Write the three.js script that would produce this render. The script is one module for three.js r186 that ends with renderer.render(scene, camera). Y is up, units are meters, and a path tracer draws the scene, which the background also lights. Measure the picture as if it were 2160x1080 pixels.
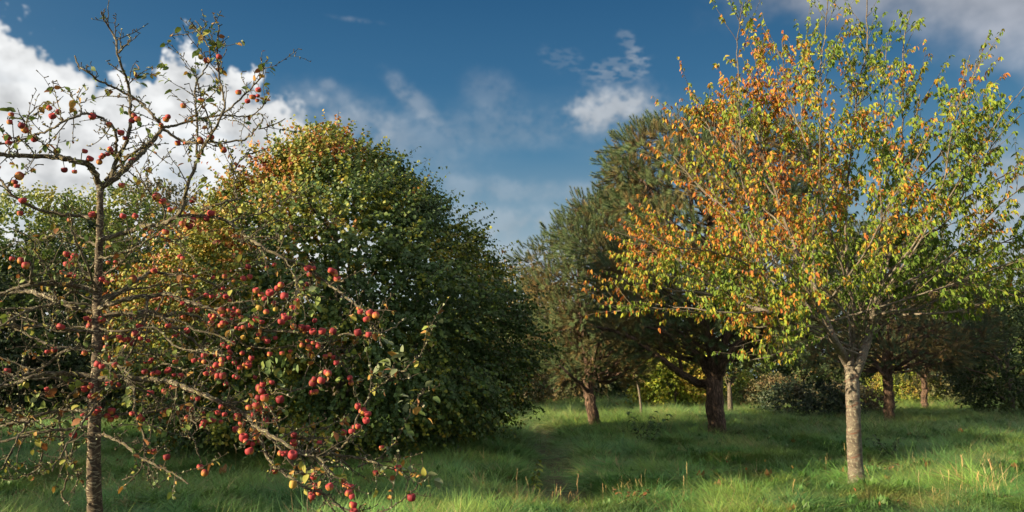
import * as THREE from 'three';
import { ImprovedNoise } from 'three/addons/math/ImprovedNoise.js';

// ---------------------------------------------------------------- camera, sky, sun, exposure
const EXPOSURE = 3.0;
const F = 1680 / 1080, EYE = 1.6, PITCH = Math.atan(260 / 1680);     // focal length in picture heights, eye height, upward tilt
const scene = new THREE.Scene();
const camera = new THREE.PerspectiveCamera(2 * Math.atan(0.5 / F) * 180 / Math.PI, 2, 0.1, 1500);
camera.position.set(0, EYE, 0);
camera.rotation.x = PITCH;
const renderer = new THREE.WebGLRenderer({ antialias: true });
renderer.toneMapping = THREE.LinearToneMapping;
renderer.toneMappingExposure = EXPOSURE;
renderer.shadowMap.enabled = true;

const V = (x, y, z) => new THREE.Vector3(x, y, z);
const clamp = THREE.MathUtils.clamp, lerp = THREE.MathUtils.lerp;
const sstep = (a, b, x) => { const t = clamp((x - a) / (b - a), 0, 1); return t * t * (3 - 2 * t); };
function rng(seed) { let s = seed >>> 0; return () => { s = (s + 0x6d2b79f5) | 0; let t = Math.imul(s ^ (s >>> 15), 1 | s); t = (t + Math.imul(t ^ (t >>> 7), 61 | t)) ^ t; return ((t ^ (t >>> 14)) >>> 0) / 4294967296; }; }
const noise = new ImprovedNoise();
const N3 = (x, y, z) => noise.noise(x, y, z);
function fbm(x, y, z, oct) { let a = 0.5, s = 0; for (let i = 0; i < oct; i++) { s += a * N3(x, y, z); x = x * 2.03 + 7.1; y = y * 2.03 + 3.3; z = z * 2.03 + 5.7; a *= 0.5; } return s; }

// the direction or point seen at a place of the 2160 x 1080 photograph, at a forward distance d
function look(px, py) {
  const v = V((px - 1080) / 1680, (540 - py) / 1680, -1);
  return v.applyAxisAngle(V(1, 0, 0), PITCH);
}
function at(px, py, d) { const v = look(px, py); return v.multiplyScalar(d / -v.z).add(V(0, EYE, 0)); }
function ground(px, py) { const v = look(px, py); return v.multiplyScalar(EYE / -v.y).add(V(0, EYE, 0)); }
const DEG = 180 / Math.PI;
const azel = (px, py) => { const v = look(px, py).normalize(); return [Math.atan2(v.x, -v.z) * DEG, Math.asin(v.y) * DEG]; };

const SUN = V(-1, 0.30, 0.46).normalize();
const sun = new THREE.DirectionalLight(new THREE.Color().setRGB(1.0, 0.80, 0.50), 5);
sun.position.copy(SUN).multiplyScalar(120).add(V(0, 0, -20));
sun.target.position.set(0, 0, -20);
sun.castShadow = true;
sun.shadow.mapSize.set(4096, 4096);
Object.assign(sun.shadow.camera, { left: -60, right: 60, top: 40, bottom: -40, near: 1, far: 300 });
scene.add(sun, sun.target);

function makeSky() {
  const W = 4096, H = 2048, data = new Float32Array(W * H * 4);
  const edge = [[-260, -30], [-120, 30], [0, 52], [60, 72], [130, 106], [180, 138], [212, 165], [255, 150], [300, 158], [328, 148], [345, 108], [385, 92], [430, 108], [500, 140], [560, 172], [620, 200], [700, 222], [790, 250], [850, 330], [920, 430]].map(([x, y]) => azel(x, y));
  const top = (az) => { if (az <= edge[0][0]) return edge[0][1]; for (let i = 1; i < edge.length; i++) if (az < edge[i][0]) { const [a, b] = [edge[i - 1], edge[i]], t = (az - a[0]) / (b[0] - a[0]); return lerp(a[1], b[1], t * t * (3 - 2 * t)); } return -20; };
  // soft clouds: [x, y, half width, half height, slant in degrees, strength, grain]
  const puffs = [
    [1285, 232, 105, 42, 8, 0.85, 1], [1230, 205, 40, 30, 20, 0.5, 1], [870, 208, 70, 24, -38, 0.34, 0.8], [1045, 200, 60, 40, -20, 0.16, 0.8], [1080, 270, 150, 45, 0, 0.20, 0.7],
    [1330, 95, 30, 16, -50, 0.20, 1.6], [1300, 135, 60, 12, 5, 0.20, 1.6], [1348, 125, 24, 14, -40, 0.22, 1.5], [1300, 160, 60, 14, 0, 0.26, 1.6], [1185, 125, 40, 22, -10, 0.10, 1.4], [755, 42, 50, 6, -3, 0.20, 1.2], [690, 180, 18, 14, 0, 0.2, 1],
    [730, 260, 150, 60, -14, 0.42, 0.6], [880, 300, 120, 60, -20, 0.18, 0.8], [1110, 470, 330, 34, -3, 0.34, 0.7], [1020, 400, 260, 26, 0, 0.26, 0.7], [1150, 540, 300, 40, 0, 0.42, 0.7],
    [2100, 520, 200, 110, 0, 0.75, 0.9], [2150, 380, 130, 80, 0, 0.42, 0.9], [1900, 620, 300, 60, 0, 0.5, 0.8], [2060, 290, 90, 26, -10, 0.25, 0.9],
  ].map(([x, y, w, h, s, k, g]) => { const [a, e] = azel(x, y); const [a2] = azel(x + w, y), [, e2] = azel(x, y + h); const c = Math.cos(s / DEG), n = Math.sin(s / DEG); return { a, e, w: a2 - a, h: e - e2, c, n, k, g, cs: Math.cos(e / DEG) }; });
  const lid = [azel(1480, -10), azel(1640, 35), azel(1760, 50), azel(1900, 62), azel(2010, 80), azel(2160, 108), azel(2400, 140)];
  const lidAt = (az) => { for (let i = 1; i < lid.length; i++) if (az < lid[i][0]) { const t = (az - lid[i - 1][0]) / (lid[i][0] - lid[i - 1][0]); return lerp(lid[i - 1][1], lid[i][1], t); } return lid[lid.length - 1][1]; };
  const stops = [[-3, 0.40, 0.50, 0.56], [4, 0.47, 0.55, 0.59], [7.5, 0.42, 0.515, 0.575], [11, 0.235, 0.37, 0.47], [16, 0.085, 0.225, 0.37], [21, 0.045, 0.155, 0.30], [27, 0.026, 0.108, 0.235], [45, 0.026, 0.100, 0.21], [90, 0.030, 0.105, 0.21]];
  const base = (e) => { let i = 1; while (i < stops.length - 1 && e > stops[i][0]) i++; const a = stops[i - 1], b = stops[i], t = clamp((e - a[0]) / (b[0] - a[0]), 0, 1); return [lerp(a[1], b[1], t), lerp(a[2], b[2], t), lerp(a[3], b[3], t)]; };
  const put = (i, c) => { data[i] = c[0] / EXPOSURE; data[i + 1] = c[1] / EXPOSURE; data[i + 2] = c[2] / EXPOSURE; data[i + 3] = 1; };
  const over = (c, w, k) => { for (let j = 0; j < 3; j++) c[j] = lerp(c[j], w[j], k); };
  for (let r = 0; r < H; r++) {
    const el = ((r + 0.5) / H - 0.5) * Math.PI, e = el * DEG, y = Math.sin(el), ce = Math.cos(el);
    if (e < -4) { for (let c = 0; c < W; c++) put((r * W + c) * 4, [0.10, 0.11, 0.08]); continue; }
    const b0 = base(e);
    for (let col = 0; col < W; col++) {
      const u = ((col + 0.5) / W - 0.5) * 2 * Math.PI, x = Math.cos(u) * ce, z = Math.sin(u) * ce;
      const az = Math.atan2(x, -z) * DEG, inside = sstep(46, 36, Math.abs(az)) * sstep(36, 29, e);
      const c = b0.slice();
      const toSun = x * SUN.x + y * SUN.y + z * SUN.z;
      const glow = sstep(-0.2, 1, toSun);
      over(c, [0.45, 0.55, 0.62], 0.38 * glow * glow);
      const q = 1 / (y + 0.22);                                                // clouds lie in a layer overhead
      // scattered unseen cloud round the rest of the sky, brightened as added fill light
      if (inside < 1) {
        const n = fbm(x * q * 1.6 + 3, 4.2, z * q * 1.6, 5) + 0.25 * fbm(x * q * 6, 1, z * q * 6 + 9, 3);
        const k = sstep(-0.12, 0.18, n) * (1 - inside), lit = 1.55 + 0.5 * n;
        over(c, [0.90 * lit, 0.87 * lit, 0.82 * lit], 0.9 * k);
      }
      if (e < 60 && Math.abs(az) < 75) {
        const f1 = fbm(x * 9, y * 11, z * 9, 6), f2 = fbm(x * 26 + 4, y * 30, z * 26, 5);
        // the tall white cloud over the apple tree
        if (az < edge[edge.length - 1][0] + 4) {
          const f3 = fbm(x * 75, y * 80 + 3, z * 75, 3), d = top(az) + f1 * 2.6 + f2 * 2.8 + f3 * 1.7 - e, soft = 0.8 + 3.8 * sstep(-20, -8, az);
          let k = sstep(-0.1, soft, d) * sstep(-5, -15, az + f1 * 8 + (e - 14) * 0.25);
          const hole = sstep(0.10, 0.30, fbm(x * 6 + 11, y * 15 + 2, z * 6, 5)) * sstep(1, 6, d);
          k *= 0.97 - 0.36 * hole;
          const sh = clamp(0.88 + 0.55 * f1 + 0.6 * f2 + 0.25 * f3 - 0.08 * sstep(2, 14, d) - 0.06 * sstep(-22, -12, az), 0.62, 1);
          over(c, [0.98 * sh, 0.98 * sh + 0.01, 0.96 * sh + 0.03], k);
        }
        // wisps and puffs
        for (const p of puffs) {
          const da = (az - p.a), de = e - p.e; if (Math.abs(da) > p.w * 2.6 + 2 || Math.abs(de) > p.h * 2.6 + p.w * Math.abs(p.n) * 2 + 1) continue;
          const X = (da * p.c + de * p.n) / p.w, Y = (de * p.c - da * p.n) / p.h, g = Math.exp(-(X * X + Y * Y) * 0.9);
          const n = p.g > 1.3 ? fbm(x * 75 + y * 60, y * 190, z * 75 + 3, 4) * 2.1 : f1 * 0.9 + f2 * 1.2 + 0.6 * fbm(x * 80, y * 95, z * 80, 3);
          const k = p.k * clamp(sstep(0.08, 1.0, g * (0.95 + n * 1.5 * p.g)), 0, 1);
          const s = 0.52 + 0.25 * f2 + 0.12 * Y * 0.5;
          over(c, [s * 0.93, s * 0.99, s * 1.06], k);
        }
        // grey cloud sheet at the upper right
        if (az > 10) {
          const d = e - lidAt(az) + f1 * 3.4 + f2 * 1.6, k = sstep(-1.4, 3.0, d) * sstep(11, 20, az) * 0.85;
          const s = 0.34 + 0.2 * f1 + 0.16 * f2 + 0.006 * (az - 20);
          over(c, [s * 0.95, s * 1.0, s * 1.12], k);
        }
        const veil = sstep(-0.1, 0.5, fbm(x * 5 + 2, y * 22, z * 5, 4)) * sstep(24, 9, e);
        over(c, [0.40, 0.49, 0.56], 0.22 * veil);
      }
      put((r * W + col) * 4, c);
    }
  }
  const t = new THREE.DataTexture(data, W, H, THREE.RGBAFormat, THREE.FloatType);
  t.mapping = THREE.EquirectangularReflectionMapping;
  t.magFilter = THREE.LinearFilter; t.needsUpdate = true;
  return t;
}
scene.background = makeSky();
scene.environment = scene.background;

// ---------------------------------------------------------------- helpers
const used = new Map();
const numbered = (n) => { const k = used.get(n) || 0; used.set(n, k + 1); return k ? n + '_' + String(k).padStart(3, '0') : n; };
function thing(name, label, category, base, group) {
  const o = new THREE.Group(); o.name = numbered(name); o.position.copy(base); o.userData = { label, category };
  if (group) o.userData.group = group;
  scene.add(o); return o;
}
function part(name, geometry, material, parent, kind) {
  const m = new THREE.Mesh(geometry, material); m.name = name; m.castShadow = m.receiveShadow = true;
  if (kind) m.userData.kind = kind;
  parent.add(m); return m;
}
const rgb = (c) => new THREE.Color().setRGB(c[0], c[1], c[2]);

// collects swept branches in world metres; build() moves them to the tree's own base
class Wood {
  constructor() { this.p = []; this.n = []; this.uv = []; this.i = []; }
  sweep(pts, radii, seg, o = {}) {
    const tile = o.tile || 0.25, turns = Math.max(1, Math.round(2 * Math.PI * radii[0] / tile)), start = this.p.length / 3, n = pts.length;
    let normal = null, run = 0; const T = V(), B = V(), q = new THREE.Quaternion(); let before = null;
    for (let k = 0; k < n; k++) {
      T.subVectors(pts[Math.min(k + 1, n - 1)], pts[Math.max(k - 1, 0)]).normalize();
      if (!normal) { normal = Math.abs(T.y) < 0.9 ? V(0, 1, 0) : V(1, 0, 0); normal.sub(T.clone().multiplyScalar(normal.dot(T))).normalize(); }
      else { q.setFromUnitVectors(before, T); normal.applyQuaternion(q); normal.sub(T.clone().multiplyScalar(normal.dot(T))).normalize(); run += pts[k].distanceTo(pts[k - 1]); }
      before = T.clone(); B.crossVectors(T, normal);
      for (let s = 0; s <= seg; s++) {
        const a = s / seg * 2 * Math.PI, c = Math.cos(a), d = Math.sin(a), nx = normal.x * c + B.x * d, ny = normal.y * c + B.y * d, nz = normal.z * c + B.z * d;
        const r = radii[k] * (o.bumpy ? 1 + o.bumpy(c, d, run, k / (n - 1)) : 1);
        this.p.push(pts[k].x + nx * r, pts[k].y + ny * r, pts[k].z + nz * r); this.n.push(nx, ny, nz); this.uv.push(s / seg * turns, run / tile);
      }
    }
    for (let k = 0; k < n - 1; k++) for (let s = 0; s < seg; s++) { const a = start + k * (seg + 1) + s, b = a + seg + 1; this.i.push(a, a + 1, b, a + 1, b + 1, b); }
    const e = this.p.length / 3 - seg - 1;                                     // close the tip
    for (let s = 1; s < seg - 1; s++) this.i.push(e, e + s, e + s + 1);
    return this;
  }
  build(base, smooth) {
    const g = new THREE.BufferGeometry(), p = new Float32Array(this.p.length);
    for (let k = 0; k < p.length; k += 3) { p[k] = this.p[k] - base.x; p[k + 1] = this.p[k + 1] - base.y; p[k + 2] = this.p[k + 2] - base.z; }
    g.setAttribute('position', new THREE.BufferAttribute(p, 3)); g.setAttribute('normal', new THREE.BufferAttribute(new Float32Array(this.n), 3)); g.setAttribute('uv', new THREE.BufferAttribute(new Float32Array(this.uv), 2)); g.setIndex(this.i);
    if (smooth) g.computeVertexNormals();
    return g;
  }
}
// a smooth line through points, and radii that go with it
function smoothLine(pts, r0, r1, step, R, wobble = 0, pow = 1) {
  const c = new THREE.CatmullRomCurve3(pts, false, 'centripetal'), len = c.getLength(), n = Math.max(3, Math.ceil(len / step)), out = c.getSpacedPoints(n), rad = [];
  for (let k = 0; k <= n; k++) {
    const t = k / n; rad.push(lerp(r0, r1, Math.pow(t, pow)));
    if (wobble && k && k < n) { out[k].x += (R() - 0.5) * wobble; out[k].y += (R() - 0.5) * wobble; out[k].z += (R() - 0.5) * wobble; }
  }
  return { pts: out, rad, len };
}
const dirRand = (R) => { const z = R() * 2 - 1, a = R() * Math.PI * 2, s = Math.sqrt(1 - z * z); return V(s * Math.cos(a), z, s * Math.sin(a)); };
function shoot(p, dir, len, n, R, bend, wander) {                             // a twig that wanders and bends up or down
  const out = [p.clone()], d = dir.clone().normalize(), q = p.clone(), s = len / n;
  for (let k = 0; k < n; k++) { d.x += (R() - 0.5) * wander; d.z += (R() - 0.5) * wander; d.y += (R() - 0.5) * wander + bend; d.normalize(); q.addScaledVector(d, s); out.push(q.clone()); }
  return out;
}
const taper = (n, a, b) => Array.from({ length: n }, (_, k) => lerp(a, b, k / (n - 1)));

// leaves (or tufts) as copies; the ones that show largest can be taken out as parts of their own
class Leaves {
  constructor() { this.m = []; this.c = []; this.tone = []; }
  add(p, dir, nrm, size, color, tone = 0, wide = 1) {
    const y = dir.clone().normalize(), x = V().crossVectors(y, nrm); if (x.lengthSq() < 1e-6) x.set(1, 0, 0.01).cross(y); x.normalize();
    const z = V().crossVectors(x, y);
    this.m.push(new THREE.Matrix4().makeBasis(x.multiplyScalar(size * wide), y.multiplyScalar(size), z.multiplyScalar(size)).setPosition(p)); this.c.push(color); this.tone.push(tone);
  }
  build(parent, partName, restName, geometry, material, tones, most, tonesMaterial) {
    const base = parent.position, order = this.m.map((m, k) => {
      const e = m.elements, d = -e[14], sx = 1080 + e[12] / d * 1680 , v = V(e[12], e[13] - EYE, e[14]).applyAxisAngle(V(1, 0, 0), -PITCH), X = 1080 - v.x / v.z * 1680, Y = 540 + v.y / v.z * 1680;
      const inFrame = v.z < -0.5 && X > 5 && X < 2155 && Y > 5 && Y < 1075, size = Math.hypot(e[4], e[5], e[6]);
      return [inFrame ? size / -v.z : 0, k];
    });
    order.sort((a, b) => b[0] - a[0] || a[1] - b[1]);
    const own = new Set();
    for (const [s, k] of order.slice(0, most)) {
      if (!s) break; own.add(k);
      const me = part(partName, geometry, tonesMaterial[this.tone[k] % tonesMaterial.length], parent); this.m[k].decompose(me.position, me.quaternion, me.scale); me.position.sub(base);
    }
    const rest = this.m.map((_, k) => k).filter((k) => !own.has(k));
    if (!rest.length) return null;
    const im = new THREE.InstancedMesh(geometry, material, rest.length); im.name = restName; im.userData.kind = 'stuff'; im.castShadow = im.receiveShadow = true;
    const M = new THREE.Matrix4();
    rest.forEach((k, j) => { M.copy(this.m[k]); M.elements[12] -= base.x; M.elements[13] -= base.y; M.elements[14] -= base.z; im.setMatrixAt(j, M); im.setColorAt(j, rgb(this.c[k])); });
    parent.add(im); return im;
  }
}
function leafShape(w, fold, curl, stations, wave = 0, jag = 0) {              // base at 0, tip at y = 1, facing +z
  const p = [], idx = [], S = stations, R = rng(5);
  for (let k = 0; k <= S; k++) {
    const t = k / S, hw = w * Math.pow(Math.sin(Math.PI * Math.pow(t, 0.82)), 0.8) * 0.5 * (k === S ? 0 : 1) * (1 + (R() - 0.5) * jag), z = -curl * t * t;
    p.push(-hw, t * (1 - curl * 0.25), z + fold * hw + wave * Math.sin(t * 9), 0, t * (1 - curl * 0.25), z, hw, t * (1 - curl * 0.25), z + fold * hw - wave * Math.sin(t * 8 + 1));
    if (k) { const a = (k - 1) * 3, b = k * 3; idx.push(a, a + 1, b, a + 1, b + 1, b, a + 1, a + 2, b + 1, a + 2, b + 2, b + 1); }
  }
  const g = new THREE.BufferGeometry(); g.setAttribute('position', new THREE.BufferAttribute(new Float32Array(p), 3)); g.setIndex(idx); g.computeVertexNormals(); return g;
}
const leafMaterial = (c, through = 0.38, rough = 0.75) => { const m = new THREE.MeshPhysicalMaterial({ color: c ? rgb(c) : 0xffffff, roughness: rough, transmission: through, thickness: 0, specularIntensity: 0.5, side: THREE.DoubleSide }); return m; };
const jitter = (c, R, k = 0.18) => { const b = 1 + (R() - 0.5) * 2 * k; return [c[0] * b * (1 + (R() - 0.5) * k), c[1] * b, c[2] * b * (1 + (R() - 0.5) * k)]; };
const mixc = (a, b, t) => [lerp(a[0], b[0], t), lerp(a[1], b[1], t), lerp(a[2], b[2], t)];

// bark: colour and relief computed from noise that wraps
function wrapNoise(u, v, fu, fv, seed, oct) { let s = 0, a = 0.5; for (let i = 0; i < oct; i++) { const A = u * 2 * Math.PI, B = v * 2 * Math.PI, ru = fu / (2 * Math.PI), rv = fv / (2 * Math.PI); s += a * N3(Math.cos(A) * ru + seed + Math.cos(B) * rv * 0.7, Math.sin(A) * ru + Math.sin(B) * rv * 0.7 + seed * 2, Math.cos(B) * rv - Math.sin(B) * rv * 0.3 + seed * 3); fu *= 2; fv *= 2; a *= 0.55; } return s; }
function barkMaterial(paint, bump, size = 256) {
  const col = new Uint8Array(size * size * 4), hgt = new Uint8Array(size * size * 4), to8 = (x) => { x = clamp(x, 0, 1); return Math.round(255 * (x <= 0.0031308 ? 12.92 * x : 1.055 * Math.pow(x, 1 / 2.4) - 0.055)); };
  for (let y = 0; y < size; y++) for (let x = 0; x < size; x++) { const i = (y * size + x) * 4, [c, h] = paint(x / size, y / size); col[i] = to8(c[0]); col[i + 1] = to8(c[1]); col[i + 2] = to8(c[2]); hgt[i] = hgt[i + 1] = hgt[i + 2] = Math.round(255 * clamp(h, 0, 1)); col[i + 3] = hgt[i + 3] = 255; }
  const tex = (d, srgb) => { const t = new THREE.DataTexture(d, size, size); t.wrapS = t.wrapT = THREE.RepeatWrapping; t.magFilter = THREE.LinearFilter; if (srgb) t.colorSpace = THREE.SRGBColorSpace; t.needsUpdate = true; return t; };
  return new THREE.MeshStandardMaterial({ map: tex(col, true), bumpMap: tex(hgt, false), bumpScale: bump, roughness: 0.9 });
}
const appleBark = barkMaterial((u, v) => {
  const n = wrapNoise(u, v, 5, 9, 3, 5), l = wrapNoise(u, v, 10, 10, 9, 4), y = wrapNoise(u, v, 8, 8, 15, 3), crack = Math.pow(1 - Math.abs(wrapNoise(u, v, 9, 4, 21, 3)) * 2, 6);
  let c = mixc([0.042, 0.032, 0.023], [0.105, 0.082, 0.056], sstep(-0.3, 0.4, n)); c = mixc(c, [0.34, 0.33, 0.25], 0.85 * sstep(0.08, 0.22, l)); c = mixc(c, [0.22, 0.21, 0.05], 0.6 * sstep(0.12, 0.28, y)); c = mixc(c, [0.02, 0.016, 0.012], 0.6 * clamp(crack, 0, 1));
  return [c, 0.5 + n * 0.4 + 0.3 * sstep(0.08, 0.22, l) - 0.4 * clamp(crack, 0, 1)];
}, 0.006);
const cherryBark = barkMaterial((u, v) => {
  const n = wrapNoise(u, v, 3, 9, 5, 5), band = wrapNoise(u, v, 2.2, 46, 11, 3), l = wrapNoise(u, v, 9, 9, 17, 4), lent = sstep(0.10, 0.24, wrapNoise(u, v, 5, 60, 31, 2));
  let c = mixc([0.060, 0.051, 0.042], [0.155, 0.136, 0.108], sstep(-0.6, 0.6, band * 0.7 + n * 0.9)); c = mixc(c, [0.055, 0.028, 0.018], 0.75 * lent); c = mixc(c, [0.25, 0.24, 0.18], 0.6 * sstep(0.08, 0.26, l)); c = mixc(c, [0.11, 0.042, 0.026], 0.75 * sstep(0.16, 0.30, n));
  return [c, 0.5 + band * 0.3 + 0.3 * lent + n * 0.4];
}, 0.005);
const flakyBark = barkMaterial((u, v) => {
  const n = wrapNoise(u, v, 5, 8, 3, 5), l = wrapNoise(u, v, 7, 26, 9, 4), y = wrapNoise(u, v, 8, 12, 15, 3), f = sstep(0.12, 0.2, l);
  let c = mixc([0.030, 0.021, 0.015], [0.070, 0.049, 0.032], sstep(-0.3, 0.4, n)); c = mixc(c, [0.15, 0.12, 0.07], 0.5 * sstep(0.1, 0.3, y)); c = mixc(c, [0.27, 0.24, 0.17], 0.8 * f);
  return [c, 0.45 + n * 0.4 + 0.35 * f];
}, 0.006);
const twigBark = barkMaterial((u, v) => { const n = wrapNoise(u, v, 5, 9, 51, 4), l = wrapNoise(u, v, 7, 7, 57, 4); return [mixc(mixc([0.060, 0.042, 0.030], [0.135, 0.105, 0.075], sstep(-0.3, 0.4, n)), [0.25, 0.24, 0.15], 0.7 * sstep(0.1, 0.3, l)), 0.5 + n]; }, 0.004);
const pineBark = barkMaterial((u, v) => {
  const n = wrapNoise(u, v, 9, 4, 2, 4), f = Math.pow(clamp(1 - Math.abs(wrapNoise(u + 0.02 * n, v, 8, 2.6, 8, 3)) * 2.6, 0, 1), 3), g = wrapNoise(u, v, 20, 14, 13, 3);
  let c = mixc([0.10, 0.062, 0.045], [0.22, 0.135, 0.095], sstep(-0.3, 0.4, n + g * 0.7)); c = mixc(c, [0.025, 0.016, 0.012], 0.9 * f);
  return [c, 0.7 + n * 0.3 - 0.7 * f + g * 0.15];
}, 0.03);
const greyBark = barkMaterial((u, v) => { const n = wrapNoise(u, v, 7, 4, 41, 5); return [mixc([0.045, 0.036, 0.027], [0.15, 0.125, 0.095], sstep(-0.35, 0.4, n)), 0.5 + n]; }, 0.01);

// ---------------------------------------------------------------- ground and meadow
const pathLine = [[1190, 1060], [1172, 1000], [1158, 955], [1138, 915], [1106, 880], [1085, 862]].map(([x, y]) => ground(x, y));
function pathNear(x, z) {
  let best = 1e9;
  for (let i = 1; i < pathLine.length; i++) { const a = pathLine[i - 1], b = pathLine[i], dx = b.x - a.x, dz = b.z - a.z, t = clamp(((x - a.x) * dx + (z - a.z) * dz) / (dx * dx + dz * dz), 0, 1); best = Math.min(best, Math.hypot(x - a.x - dx * t, z - a.z - dz * t)); }
  return best;
}
function groundY(x, z) {
  const far = sstep(70, 110, Math.hypot(x, z));
  return (0.16 * N3(x * 0.11 + 4, 2, z * 0.13) + 0.16 * N3(x * 0.55, 7, z * 0.6) + 0.15 * N3(x * 1.3, 3, z * 1.5)) * (1 - 0.6 * far) - 0.16 * (1 - sstep(0.15, 0.8, pathNear(x, z)));
}
const onGround = (px, py) => { const g = ground(px, py); g.y = groundY(g.x, g.z); return g; };
{
  const n = 380, size = 420, p = [], c = [], idx = [], curve = (t) => Math.sinh(t * 4.2) / Math.sinh(4.2) * size;
  for (let j = 0; j <= n; j++) for (let i = 0; i <= n; i++) {
    const x = curve(i / n * 2 - 1), z = -18 + curve(j / n * 2 - 1), k = N3(x * 0.9, 1, z * 0.9), d = 1 - sstep(0.1, 0.5, pathNear(x, z));
    p.push(x, groundY(x, z), z); const s = mixc([0.045, 0.065, 0.020], [0.075, 0.080, 0.030], sstep(-0.4, 0.5, k)), q = mixc(s, [0.065, 0.045, 0.030], 0.85 * d); c.push(q[0], q[1], q[2]);
    if (i < n && j < n) { const a = j * (n + 1) + i, b = a + n + 1; idx.push(a, b, a + 1, a + 1, b, b + 1); }
  }
  const g = new THREE.BufferGeometry(); g.setAttribute('position', new THREE.BufferAttribute(new Float32Array(p), 3)); g.setAttribute('color', new THREE.BufferAttribute(new Float32Array(c), 3)); g.setIndex(idx); g.computeVertexNormals();
  const m = part('ground', g, new THREE.MeshStandardMaterial({ vertexColors: true, roughness: 1 }), scene); m.userData.kind = 'structure';
}
function tuftShape(seed, blades, spread, lean, width, segs = 3) {
  const R = rng(seed), p = [], idx = [];
  for (let b = 0; b < blades; b++) {
    const a = R() * 6.283, r = spread * Math.sqrt(R()), bx = Math.cos(a) * r, bz = Math.sin(a) * r, h = 0.45 + 0.55 * R(), la = a + (R() - 0.5) * 2.2, L = lean * (0.25 + R()), w = width * (0.6 + 0.7 * R()), sx = Math.cos(R() * 6.283), sz = Math.sqrt(1 - sx * sx), s0 = p.length / 3, droop = R() < 0.5 ? R() * 0.5 : 0;
    for (let k = 0; k <= segs; k++) {
      const t = k / segs, o = L * t * t, y = h * (t - droop * t * t * t * 0.9), x = bx + Math.cos(la) * o, z = bz + Math.sin(la) * o, ww = w * (1 - t * 0.85) / 2;
      if (k === segs) p.push(x, y, z); else p.push(x - sx * ww, y, z - sz * ww, x + sx * ww, y, z + sz * ww);
      if (k) { const q = s0 + (k - 1) * 2; if (k === segs) idx.push(q, q + 1, q + 2); else idx.push(q, q + 1, q + 2, q + 1, q + 3, q + 2); }
    }
  }
  const g = new THREE.BufferGeometry(); g.setAttribute('position', new THREE.BufferAttribute(new Float32Array(p), 3)); g.setIndex(idx); g.computeVertexNormals(); return g;
}
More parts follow.
